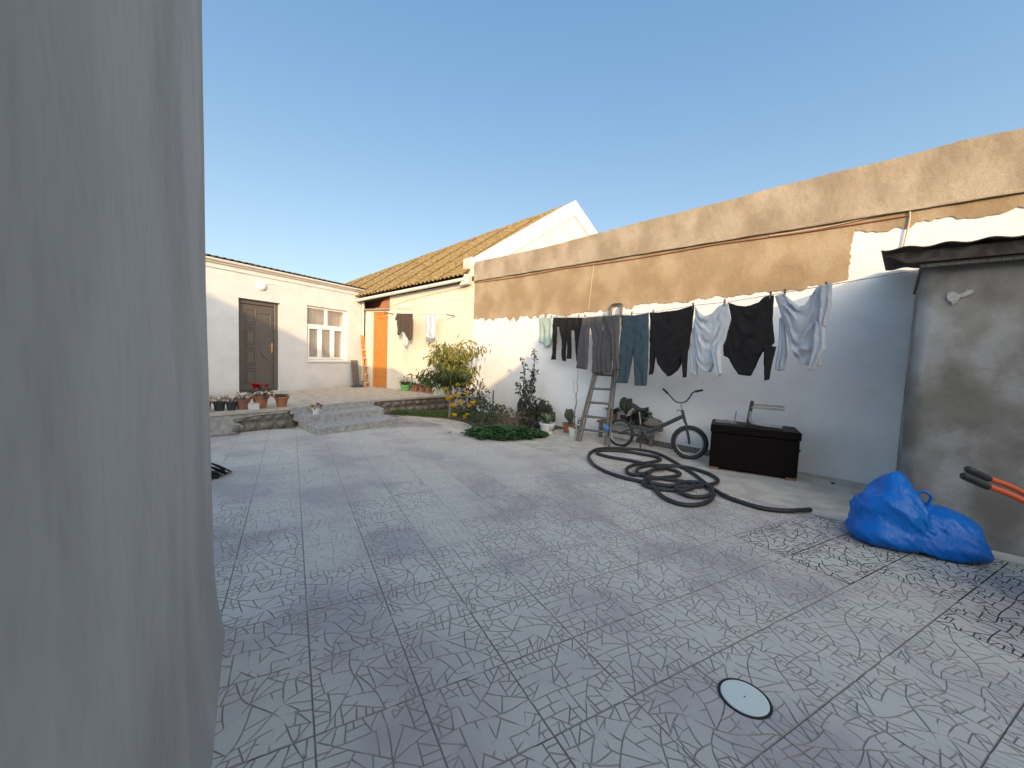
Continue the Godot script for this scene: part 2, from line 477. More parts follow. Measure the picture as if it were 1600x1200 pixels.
# ------------------------------------------------------------------ ground
# One cast slab, 0.4 m square: raised facets between curved grooves, in one continuous skin.
func slab_mesh(sd: int) -> ArrayMesh:
	var r := RandomNumberGenerator.new()
	r.seed = sd
	var a := 0.4025
	var tops := new_st()
	var grooves := new_st()
	tops.set_smooth_group(-1)
	grooves.set_smooth_group(-1)
	# split the square again and again by slanting cuts: small pieces along the rim, larger ones inside
	var cells := []
	var todo := [PackedVector2Array([Vector2(0, 0), Vector2(1, 0), Vector2(1, 1), Vector2(0, 1)])]
	while todo.size():
		var poly: PackedVector2Array = todo.pop_back()
		var area := 0.0
		var c := Vector2.ZERO
		for k in poly.size():
			area += poly[k].cross(poly[(k + 1) % poly.size()]) * 0.5
			c += poly[k] / poly.size()
		var rim := minf(minf(c.x, 1 - c.x), minf(c.y, 1 - c.y))
		if absf(area) < lerpf(0.012, 0.042, smoothstep(0.05, 0.22, rim)) * r.randf_range(0.7, 1.5):
			cells.append(poly)
			continue
		var axis := Vector2.ZERO
		for p in poly:
			for q in poly:
				if (p - q).length() > axis.length(): axis = p - q
		var n := axis.normalized().rotated(r.randf_range(-0.33, 0.33))
		if r.randf() < 0.45: n = Vector2(1, 0) if absf(n.x) > absf(n.y) else Vector2(0, 1)
		var at := c + axis * r.randf_range(-0.10, 0.10)
		var one := PackedVector2Array()
		var two := PackedVector2Array()
		for k in poly.size():
			var p := poly[k]
			var q := poly[(k + 1) % poly.size()]
			var dp := (p - at).dot(n)
			var dq := (q - at).dot(n)
			if dp <= 0: one.append(p)
			else: two.append(p)
			if (dp <= 0) != (dq <= 0):
				var m := p.lerp(q, dp / (dp - dq))
				one.append(m)
				two.append(m)
		if one.size() < 3 or two.size() < 3: cells.append(poly)
		else:
			todo.append(one)
			todo.append(two)
	var swirl := r.randf_range(-0.5, 0.5)
	var bx := r.randf_range(-0.07, 0.07)
	var by := r.randf_range(-0.07, 0.07)
	var wn := FastNoiseLite.new()
	wn.seed = sd
	wn.frequency = 2.6
	var warp := func(p: Vector2) -> Vector2:
		var q := p - Vector2(0.5, 0.5)
		var e := (1.0 - pow(2 * q.x, 4)) * (1.0 - pow(2 * q.y, 4))
		return Vector2(0.5, 0.5) + q.rotated(swirl * e * e * (1 - q.length())) + Vector2(bx * sin(TAU * p.y), by * sin(TAU * p.x)) * e
	var depth := func(p: Vector2) -> float:
		return clampf(0.95 + 2.4 * wn.get_noise_2d(p.x, p.y), 0.0, 1.0)
	var put := func(p: Vector2, h: float) -> Vector3:
		return Vector3((p.x - 0.5) * a, h, (p.y - 0.5) * a)
	for cell in cells:
		var ring := PackedVector2Array()
		for k in cell.size():
			var p: Vector2 = cell[k]
			var q: Vector2 = cell[(k + 1) % cell.size()]
			var n := 3 if (p - q).length() > 0.14 else 1
			for t in n: ring.append(warp.call(p.lerp(q, float(t) / n)))
		var c := Vector2.ZERO
		for p in ring: c += p / ring.size()
		var lift := r.randf_range(-0.0006, 0.0006)
		var inset := []
		for k in ring.size():
			var t0 := (ring[k] - ring[(k + ring.size() - 1) % ring.size()]).normalized()
			var t1 := (ring[(k + 1) % ring.size()] - ring[k]).normalized()
			var m := (Vector2(-t0.y, t0.x) + Vector2(-t1.y, t1.x)).normalized()
			if m.dot(c - ring[k]) < 0: m = -m
			inset.append(ring[k] + m * minf(0.0085 / maxf(0.5, m.dot(Vector2(-t1.y, t1.x)) if m.dot(Vector2(-t1.y, t1.x)) > 0 else 1.0), (c - ring[k]).length() * 0.4))
		for k in ring.size():
			var k2 := (k + 1) % ring.size()
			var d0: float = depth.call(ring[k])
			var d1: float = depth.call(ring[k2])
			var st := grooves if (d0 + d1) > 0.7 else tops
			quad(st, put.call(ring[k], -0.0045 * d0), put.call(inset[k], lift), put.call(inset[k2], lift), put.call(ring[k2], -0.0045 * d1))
			tri(tops, put.call(c, lift), put.call(inset[k2], lift), put.call(inset[k], lift))
	for k in 4:
		var p := Vector3(a / 2, 0, a / 2).rotated(Vector3.UP, k * PI / 2)
		var q := Vector3(a / 2, 0, a / 2).rotated(Vector3.UP, (k + 1) * PI / 2)
		quad(grooves, p + Vector3.DOWN * 0.004, q + Vector3.DOWN * 0.004, q + Vector3.DOWN * 0.03, p + Vector3.DOWN * 0.03)
	tops.generate_normals()
	grooves.generate_normals()
	var mesh := tops.commit()
	grooves.commit(mesh)
	mesh.surface_set_material(0, M.paving)
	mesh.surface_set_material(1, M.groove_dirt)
	return mesh

func make_ground() -> void:
	var s := new_st()
	s.set_smooth_group(-1)
	quad(s, Vector3(-250, -0.0068, -250), Vector3(250, -0.0068, -250), Vector3(250, -0.0068, 250), Vector3(-250, -0.0068, 250))
	var ground := commit(s, "ground", M.groove_dirt)
	ground.mesh.surface_set_material(0, M.far_ground)
	tag(ground, "courtyard ground paved with square grooved concrete slabs", "", "", "structure")
	var kinds := []
	for k in 10: kinds.append(slab_mesh(100 + k))
	var spots := []
	for ix in range(-8, 17):
		for iz in range(-1, 22):
			var x := 0.28 + 0.4045 * ix
			var z := -0.548 - 0.4055 * iz
			if x < -0.75 and z > -2.7: continue
			if z < -7.2 - 0.45 * x - 1.0 and x < 2.2: continue   # under the terrace and steps
			if x > 4.75 + 0.319 * (z + 1.9): continue              # under the cement strip
			if x < -3.0: continue
			spots.append(Vector3(x, 0, z))
	spots.sort_custom(func(p, q): return p.length() < q.length())
	var near := 0
	var rest := new_st()
	for p in spots:
		var k: int = kinds_for(p)
		var xf := Transform3D(Basis(Vector3.UP, (rng.randi() % 4) * PI / 2) * Basis(Vector3(rnd(-1, 1), 0, rnd(-1, 1)).normalized(), rnd(-0.003, 0.003)), p + Vector3(0, rnd(-0.0008, 0.0008), 0))
		if near < 300:
			var o := MeshInstance3D.new()
			o.name = "paving_slab" if near == 0 else "paving_slab_%03d" % near
			o.mesh = kinds[k]
			if p.x > 3.55 + 0.25 * sin(p.z * 5.0) and p.z > -2.1 and p.z > -4.6 + p.x * 0.66 - 0.35: 
				o.set_surface_override_material(1, M.wet_dirt)
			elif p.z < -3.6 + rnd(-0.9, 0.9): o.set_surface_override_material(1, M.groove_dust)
			o.transform = xf
			ground.add_child(o, true)
			near += 1
		else:
			rest.append_from(kinds[k], 0, xf)
	if spots.size() > 300:
		var o := commit(rest, "far_paving_slabs", M.paving, ground)
		o.set_meta("kind", "stuff")
	# cement strip along the wash-line wall, laid over the slabs with a ragged edge
	var poly := PackedVector2Array()
	for i in 60:
		var z := 2.4 - i * 0.2
		var x := 4.52 + 0.319 * (z + 1.9) + 0.10 * noise.get_noise_1d(z * 60.0) + 0.05 * noise.get_noise_1d(z * 300.0)
		poly.append(Vector2(x, z))
	poly.append(Vector2(4.2, -9.5))
	poly.append(Vector2(8.2, 2.4))
	s = new_st()
	plan_prism(s, poly, -0.01, 0.011)
	tag(commit(s, "cement_path", M.screed), "plain cement strip along the foot of the white wall", "", "", "structure")

func kinds_for(_p: Vector3) -> int:
	return rng.randi() % 10

# ------------------------------------------------------------------ buildings
func make_left_house() -> void:
	var h := thing("rendered_house", "near grey cement-rendered house wall with rounded corner", "house")
	var s := new_st()
	s.set_smooth_group(1)
	# plan path along the yard side, round the corner, then away along the end
	var path := PackedVector2Array()
	for i in 38: path.append(Vector2(lerpf(-0.10, -0.185, clampf((4.6 - (4.6 - i * 0.125)) / 4.6, 0, 1)), 4.6 - i * 0.125))
	for i in 18: path.append(Vector2(-0.187 - 0.0735 * i * 0.125, -0.025 - i * 0.125))
	var cx := -0.355 - 0.10
	for i in 9:
		var an := i * PI / 16
		path.append(Vector2(cx + 0.10 * cos(an), -2.33 - 0.10 * sin(an)))
	for i in 30: path.append(Vector2(cx - 0.02 - i * 0.18, -2.43))
	var ys := [0.0, 0.015, 0.035, 0.06, 0.09, 0.13, 0.18, 0.24, 0.31, 0.38]
	while ys[ys.size() - 1] < 3.0: ys.append(ys[ys.size() - 1] + 0.1)
	var pts := []
	for i in path.size():
		var t := (path[mini(i + 1, path.size() - 1)] - path[maxi(i - 1, 0)]).normalized()
		var out := Vector2(-t.y, t.x)
		if i < 30 and out.x < 0: out = -out
		if out.dot(path[i] - Vector2(-3, 1)) < 0: out = -out
		var col := []
		for y in ys:
			var flare: float = 0.034 * pow(maxf(0.0, 1.0 - y / 0.36), 2.0)
			var wob := 0.006 * noise.get_noise_3d(path[i].x * 45, y * 45, path[i].y * 45)
			var q := path[i] + out * (flare + wob + 0.008 + 0.022 * maxf(0.0, 1.0 - y / 1.7))
			col.append(Vector3(q.x, y, q.y))
		pts.append(col)
	for i in pts.size() - 1:
		for j in ys.size() - 1:
			quad(s, pts[i][j], pts[i][j + 1], pts[i + 1][j + 1], pts[i + 1][j])
	commit(s, "wall", M.cement_streaked, h)
	# upper end wall and body, under the roof
	s = new_st()
	prism(s, PackedVector2Array([Vector2(-5.7, 0.0), Vector2(-0.52, 0.0), Vector2(-0.52, 3.1), Vector2(-1.60, 3.45), Vector2(-5.7, 4.8)]), -2.38, 4.55)
	commit(s, "body", M.cement_streaked, h)
	s = new_st()
	prism(s, PackedVector2Array([Vector2(-0.33, 3.105), Vector2(-0.33, 3.20), Vector2(-1.60, 3.52), Vector2(-5.9, 4.98), Vector2(-5.9, 4.88), Vector2(-1.60, 3.45)]), -2.47, 4.7)
	commit(s, "roof", M.slate_mossy, h)

func make_back_houses() -> void:
	var b := thing("neighbour_house", "tall house behind the viewer with a single sloping roof", "house", Vector3(0, 0, 12))
	var s := new_st()
	prism(s, PackedVector2Array([Vector2(-9.0, 0), Vector2(-2.58, 0), Vector2(-2.58, 5.48), Vector2(-9.0, 8.0)]), 0, 4.0)
	commit(s, "wall", M.whitewash_cream, b)
	s = new_st()
	prism(s, PackedVector2Array([Vector2(-2.54, 5.48), Vector2(-2.54, 5.58), Vector2(-9.1, 8.13), Vector2(-9.1, 8.03)]), -0.001, 4.2)
	commit(s, "roof", M.slate_mossy, b)
	var c := thing("neighbour_house", "long house behind the viewer with a stepped parapet", "house", Vector3(0, 0, 12))
	s = new_st()
	prism(s, PackedVector2Array([Vector2(-2.53, 0), Vector2(9.5, 0), Vector2(9.5, 6.02), Vector2(2.02, 6.01), Vector2(1.61, 5.89), Vector2(-1.10, 6.44), Vector2(-1.49, 6.55), Vector2(-1.50, 6.25), Vector2(-1.83, 6.0), Vector2(-2.53, 5.58)]), 0, 4.0)
	commit(s, "wall", M.whitewash_cream, c)

func make_white_house() -> void:
	var h := thing("white_house", "low whitewashed house with dark metal door, window and gutter", "house")
	frame(h, Vector3(-1.495, 0, -10.54), Vector2(0.817, -0.577))
	var s := new_st()
	holed_wall(s, -2.6, 4.24, -0.02, 3.14, 0.38, [[0.57, 0.36, 1.545, 2.50], [2.275, 1.09, 3.58, 2.55]])
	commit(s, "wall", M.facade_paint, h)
	# room behind the openings
	s = new_st()
	box(s, Vector3(-2.6, -0.02, -4.0), Vector3(4.24, 3.1, -3.8), 0.0)
	box(s, Vector3(-2.6, -0.02, -3.8), Vector3(-2.4, 3.1, -0.382), 0.0)
	box(s, Vector3(4.04, -0.02, -3.8), Vector3(4.24, 3.1, -0.382), 0.0)
	box(s, Vector3(-2.4, 0.28, -3.8), Vector3(4.04, 0.34, -0.382), 0.0)
	commit(s, "rooms", M.facade_paint, h)
	# roof of corrugated sheets
	for i in 6:
		s = new_st()
		var x0 := -2.7 + i * 1.16
		corrugated(s, Vector3(x0, 3.262, 0.16), Vector3(x0 + 1.2, 3.262, 0.16), Vector3(x0 + 1.2, 3.9, -4.1), Vector3(x0, 3.9, -4.1), 8, 0.018, 0.008, 0.0)
		commit(s, "roof_sheet", M.slate_dark, h)
	part_box("ceiling", M.facade_paint, h, Vector3(-2.62, 3.142, -4.02), Vector3(4.24, 3.2, -0.02), 0.0)
	# moulded gutter
	s = new_st()
	prism(s, PackedVector2Array([Vector2(0.0, 3.145), Vector2(0.05, 3.145), Vector2(0.07, 3.16), Vector2(0.07, 3.18), Vector2(0.12, 3.19), Vector2(0.135, 3.205), Vector2(0.135, 3.235), Vector2(0.0, 3.235)]), -2.65, 4.2, Transform3D(Basis(Vector3.BACK, Vector3.UP, Vector3.RIGHT), Vector3.ZERO))
	commit(s, "gutter", M.gutter_paint, h)
	part_box("fascia", M.facade_paint, h, Vector3(-2.64, 3.05, 0.002), Vector3(4.18, 3.142, 0.025), 0.003)
	# downpipe at the corner
	part_rod("downpipe", M.gutter_paint, h, Vector3(4.12, 0.5, 0.05), Vector3(4.12, 3.15, 0.05), 0.035, 10)
	# wall lamp: round cover on a base with a cable
	var lamp := Node3D.new(); lamp.name = "wall_lamp"; h.add_child(lamp); lamp.position = Vector3(1.076, 2.84, 0)
	lamp.rotation.x = PI / 2
	s = new_st()
	lathe(s, [Vector2(0.0, 0.075), Vector2(0.05, 0.072), Vector2(0.085, 0.055), Vector2(0.105, 0.02), Vector2(0.11, 0.0)], 24)
	commit(s, "lamp_shade", M.pvc_white, lamp)
	s = new_st()
	tube(s, PackedVector3Array([Vector3(0.1, 0.008, -0.05), Vector3(0.25, 0.008, -0.1), Vector3(0.34, 0.008, -0.1), Vector3(0.4, 0.008, -0.06)]), 0.008, 6)
	commit(s, "cable", M.pvc_white, lamp)
	# door
	var d := Node3D.new(); d.name = "door"; h.add_child(d); d.position = Vector3(0.57, 0.36, -0.12)
	s = new_st()
	box(s, Vector3(0, 0, -0.06), Vector3(0.09, 2.14, 0.03), 0.006)
	box(s, Vector3(0.885, 0, -0.06), Vector3(0.975, 2.14, 0.03), 0.006)
	box(s, Vector3(0.09, 2.04, -0.06), Vector3(0.885, 2.14, 0.028), 0.006)
	box(s, Vector3(0.09, 0, -0.06), Vector3(0.885, 0.03, 0.026), 0.006)
	commit(s, "door_frame", M.metal_door, d)
	s = new_st()
	box(s, Vector3(0.095, 0.035, -0.05), Vector3(0.88, 2.035, -0.005), 0.005)
	commit(s, "door_leaf", M.metal_door, d)
	for k in 4:
		var y0 := 0.16 + k * 0.47
		var hh: float = 0.36
		s = new_st()
		for e in [[0.20, y0, 0.225, y0 + hh], [0.425, y0, 0.45, y0 + hh], [0.225, y0, 0.425, y0 + 0.025], [0.225, y0 + hh - 0.025, 0.425, y0 + hh]]:
			box(s, Vector3(e[0], e[1], -0.006), Vector3(e[2], e[3], 0.016), 0.006)
		box(s, Vector3(0.25, y0 + 0.05, -0.006), Vector3(0.40, y0 + hh - 0.05, 0.010), 0.006)
		commit(s, "door_panel", M.metal_door, d)
		if k < 3:
			s = new_st()
			box(s, Vector3(0.22, y0 + hh + 0.035, -0.006), Vector3(0.43, y0 + hh + 0.075, 0.018), 0.007)
			commit(s, "door_panel", M.metal_door, d)
	s = new_st()
	var arc := PackedVector3Array()
	for k in 17:
		var an := PI / 2 + PI * k / 16
		arc.append(Vector3(0.80 + 0.24 * cos(an), 1.05 + 0.30 * sin(an), 0.0))
	tube(s, arc, 0.014, 6)
	commit(s, "arched_moulding", M.metal_door, d)
	for e in [[0.52, 1.85, 0.80, 1.872], [0.50, 0.16, 0.80, 0.182], [0.79, 1.42, 0.812, 1.85], [0.79, 0.18, 0.812, 0.70]]:
		part_box("door_moulding", M.metal_door, d, Vector3(e[0], e[1], -0.006), Vector3(e[2], e[3], 0.012), 0.005)
	s = new_st()
	box(s, Vector3(0.815, 0.93, -0.005), Vector3(0.855, 1.17, 0.014), 0.006)
	rod(s, Vector3(0.835, 1.10, 0.0), Vector3(0.835, 1.10, 0.06), 0.01, 8)
	rod(s, Vector3(0.84, 1.10, 0.055), Vector3(0.72, 1.09, 0.055), 0.011, 8)
	commit(s, "handle", M.brass, d)
	# window: two panes above, three casements below
	var w := Node3D.new(); w.name = "window"; h.add_child(w); w.position = Vector3(2.275, 1.09, -0.10)
	var W := 1.305
	var H := 1.46
	s = new_st()
	for e in [[0, 0, W, 0.055], [0, H - 0.055, W, H], [0, 0.055, 0.055, H - 0.055], [W - 0.055, 0.055, W, H - 0.055], [0.055, 0.92, W - 0.055, 0.985], [0.62, 0.985, 0.685, H - 0.055]]:
		box(s, Vector3(e[0], e[1], -0.04), Vector3(e[2], e[3], 0.03), 0.006)
	commit(s, "window_frame", M.pvc_white, w)
	for k in 3:
		var x0: float = 0.058 + k * 0.397
		var x1: float = x0 + 0.392
		var sash := Node3D.new(); sash.name = "casement"; w.add_child(sash, true)
		s = new_st()
		var fw := 0.055 if k != 1 else 0.045
		for e in [[x0, 0.058, x1, 0.058 + fw], [x0, 0.917 - fw, x1, 0.917], [x0, 0.058 + fw, x0 + fw, 0.917 - fw], [x1 - fw, 0.058 + fw, x1, 0.917 - fw]]:
			box(s, Vector3(e[0], e[1], -0.03), Vector3(e[2], e[3], 0.045), 0.006)
		commit(s, "sash_frame", M.pvc_white, sash)
		part_box("pane", M.glass, sash, Vector3(x0 + fw - 0.004, 0.058 + fw - 0.004, -0.002), Vector3(x1 - fw + 0.004, 0.917 - fw + 0.004, 0.002), 0.0)
	for e in [[0.055, 0.62], [0.685, W - 0.055]]:
		part_box("pane", M.glass, w, Vector3(e[0] - 0.004, 0.981, -0.002), Vector3(e[1] + 0.004, H - 0.051, 0.002), 0.0)
	part_box("window_sill", M.facade_paint, w, Vector3(-0.03, -0.035, -0.02), Vector3(W + 0.03, -0.001, 0.135), 0.008)
	for k in 2:
		s = new_st()
		s.set_smooth_group(1)
		var m := "curtain" if k == 0 else "net_curtain"
		var z0 := -0.16 - 0.05 * k
		var ranges := [[0.02, 0.42], [0.78, 1.0]] if k == 0 else [[-0.05, 1.36]]
		for rr in ranges:
			var n := 60
			for i in n:
				var q := []
				for t in 2:
					var u: float = lerpf(rr[0], rr[1], float(i + t) / n)
					var z := z0 + 0.018 * sin(u * 75.0) + 0.01 * sin(u * 31.0 + 1.0)
					q.append(Vector3(u, 0.0, z)); q.append(Vector3(u, 1.5, z))
				quad(s, q[0], q[2], q[3], q[1])
		commit(s, m, M[m], w)

func make_side_house() -> void:
	var h := thing("gabled_house", "cream house with mossy corrugated roof, gable and orange door", "house")
	frame(h, Vector3(1.95, 0, -12.75), Vector2(0.541, 0.841))
	var s := new_st()
	holed_wall(s, 0.0, 0.98, -0.02, 2.62, 0.25, [[0.315, 0.36, 0.915, 2.575]])
	commit(s, "door_wall", M.whitewash_cream, h)
	# main wall, its top rising with the eaves
	s = new_st()
	prism(s, PackedVector2Array([Vector2(0.98, -0.02), Vector2(3.87, -0.02), Vector2(3.87, 3.30), Vector2(0.98, 3.0)]), -0.25, 0.0)
	commit(s, "wall", M.whitewash_cream, h)
	# recess over the door: brick back, ledge with loose tile bits
	part_box("recess_back", M.old_clay, h, Vector3(-0.7, 2.3, -0.6), Vector3(1.0, 3.12, -0.45), 0.0)
	part_box("ledge", M.brown_render_pale, h, Vector3(-0.02, 2.622, -0.44), Vector3(1.02, 2.66, 0.09), 0.01)
	for k in 9:
		s = new_st()
		var p := Vector3(rnd(0.1, 0.95), 2.664, rnd(-0.2, 0.03))
		box(s, Vector3(-0.07, 0, -0.05), Vector3(0.07, rnd(0.02, 0.05), 0.05), 0.006, Transform3D(Basis(Vector3.UP, rnd(0, 3)), p))
		commit(s, "broken_tile", M.old_clay if k % 2 else M.terracotta, h)
	s = new_st()
	prism(s, PackedVector2Array([Vector2(0.5, 2.665), Vector2(0.9, 2.665), Vector2(0.99, 3.0), Vector2(0.82, 2.97), Vector2(0.62, 2.86)]), -0.3, -0.04)
	commit(s, "rubble_fill", M.terracotta, h)
	part_box("roof_beam", M.dark_inside, h, Vector3(-0.2, 0, -0.12), Vector3(3.9, 0.10, 0.04), 0.005, Transform3D(Basis(Vector3(0, 0, 1), 0.104), Vector3(0, 2.90, 0)))
	# orange door
	var d := Node3D.new(); d.name = "door"; h.add_child(d); d.position = Vector3(0.315, 0.36, -0.06)
	s = new_st()
	for e in [[0, 0, 0.06, 2.215], [0.54, 0, 0.6, 2.215], [0.06, 2.155, 0.54, 2.215]]:
		box(s, Vector3(e[0], e[1], -0.06), Vector3(e[2], e[3], 0.03), 0.005)
	commit(s, "door_frame", M.orange_door, d)
	s = new_st()
	for e in [[0.063, 0.005, 0.14, 2.15], [0.46, 0.005, 0.537, 2.15], [0.14, 0.005, 0.46, 0.22], [0.14, 2.03, 0.46, 2.15]]:
		box(s, Vector3(e[0], e[1], -0.035), Vector3(e[2], e[3], 0.012), 0.005)
	commit(s, "door_leaf", M.orange_door, d)
	part_box("door_panel", M.orange_door, d, Vector3(0.138, 0.218, -0.03), Vector3(0.462, 2.032, -0.005), 0.004)
	s = new_st()
	rod(s, Vector3(0.09, 1.02, 0.0), Vector3(0.09, 1.02, 0.05), 0.009, 8)
	rod(s, Vector3(0.09, 1.02, 0.05), Vector3(0.18, 1.02, 0.05), 0.009, 8)
	commit(s, "handle", M.brass, d)
	# roof: rows of corrugated sheets
	var el := Vector3(-2.6, 2.75, 0.25)
	var er := Vector3(3.70, 3.43, 0.25)
	var tl := Vector3(-2.6, 3.65, -1.2)
	var tr := Vector3(5.04, 6.12, -3.36)
	var at := func(u: float, v: float) -> Vector3: return el.lerp(er, u).lerp(tl.lerp(tr, u), v)
	for row in 4:
		for col in 8:
			s = new_st()
			var u0 := col / 8.0
			var u1 := (col + 1) / 8.0 + 0.006
			var v0 := row / 4.0 - (0.02 if row else 0.0)
			var v1 := (row + 1) / 4.0
			var lift := Vector3(0, 0.007 * (1 if row else 0) + rnd(0.0, 0.004), 0)
			corrugated(s, at.call(u0, v0) + lift * 1.8, at.call(u1, v0) + lift * 1.8, at.call(u1, v1) + Vector3(0, lift.y * 0.2, 0), at.call(u0, v1) + Vector3(0, lift.y * 0.2, 0), 6, 0.026, 0.008, 0.0)
			commit(s, "roof_sheet", M.slate_mossy, h)
	# ridge caps
	for k in 7:
		s = new_st()
		var a: Vector3 = at.call(k / 7.0, 1.0)
		var b: Vector3 = at.call((k + 1) / 7.0 + 0.004, 1.0)
		tube(s, PackedVector3Array([a + Vector3(0, 0.01, 0), b + Vector3(0, 0.03, 0)]), 0.055, 8)
		commit(s, "ridge_cap", M.slate_mossy, h)
	# rear slope and rear body
	s = new_st()
	s.set_smooth_group(-1)
	quad(s, tl, tr, Vector3(6.3, 3.5, -6.5), Vector3(-2.6, 3.0, -5.0))
	commit(s, "rear_roof", M.slate_mossy, h)
	s = new_st()
	box(s, Vector3(-2.6, -0.02, -3.4), Vector3(3.6, 2.7, -0.85), 0.0)
	commit(s, "body", M.whitewash_cream, h)
	# gutter along the eaves
	s = new_st()
	tube(s, PackedVector3Array([Vector3(-0.12, 2.90, 0.20), Vector3(3.72, 3.315, 0.20)]), 0.045, 10)
	commit(s, "gutter", M.gutter_paint, h)
	s = new_st()
	prism(s, PackedVector2Array([Vector2(3.55, 3.17), Vector2(3.80, 3.20), Vector2(3.84, 3.42), Vector2(3.70, 3.44), Vector2(3.66, 3.30)]), 0.03, 0.2)
	commit(s, "gutter_box", M.gutter_paint, h)
	# gable wall standing over the courtyard wall, with its raised coping
	var inv := h.transform.affine_inverse()
	var gd := Vector3(0.985, 0, -0.174)
	var gx := Transform3D(Basis(gd, Vector3.UP, gd.cross(Vector3.UP)), Vector3(3.99, 0, -9.58))
	var lx := inv * gx
	s = new_st()
	prism(s, PackedVector2Array([Vector2(0.02, 2.9), Vector2(7.24, 2.9), Vector2(7.24, 3.6), Vector2(3.64, 5.98), Vector2(0.02, 3.6)]), -0.25, 0.0, lx)
	commit(s, "gable_wall", M.whitewash_cream, h)
	s = new_st()
	prism(s, PackedVector2Array([Vector2(-0.06, 3.26), Vector2(0.26, 3.30), Vector2(0.26, 3.56), Vector2(3.64, 5.80), Vector2(7.3, 3.40), Vector2(7.36, 3.80), Vector2(3.64, 6.24), Vector2(0.12, 3.90), Vector2(-0.06, 3.88)]), -0.30, 0.045, lx)
	commit(s, "gable_coping", M.coping_cream, h)
	# thin cables on the wall
	s = new_st()
	tube(s, PackedVector3Array([Vector3(1.0, 2.72, 0.012), Vector3(1.6, 2.86, 0.012), Vector3(2.6, 3.02, 0.012), Vector3(3.8, 3.18, 0.012)]), 0.008, 6)
	tube(s, PackedVector3Array([Vector3(1.0, 2.66, 0.012), Vector3(1.7, 2.64, 0.02), Vector3(1.9, 2.62, 0.02), Vector3(1.92, 2.9, 0.012)]), 0.006, 6)
	commit(s, "cable", M.beige_cable, h)

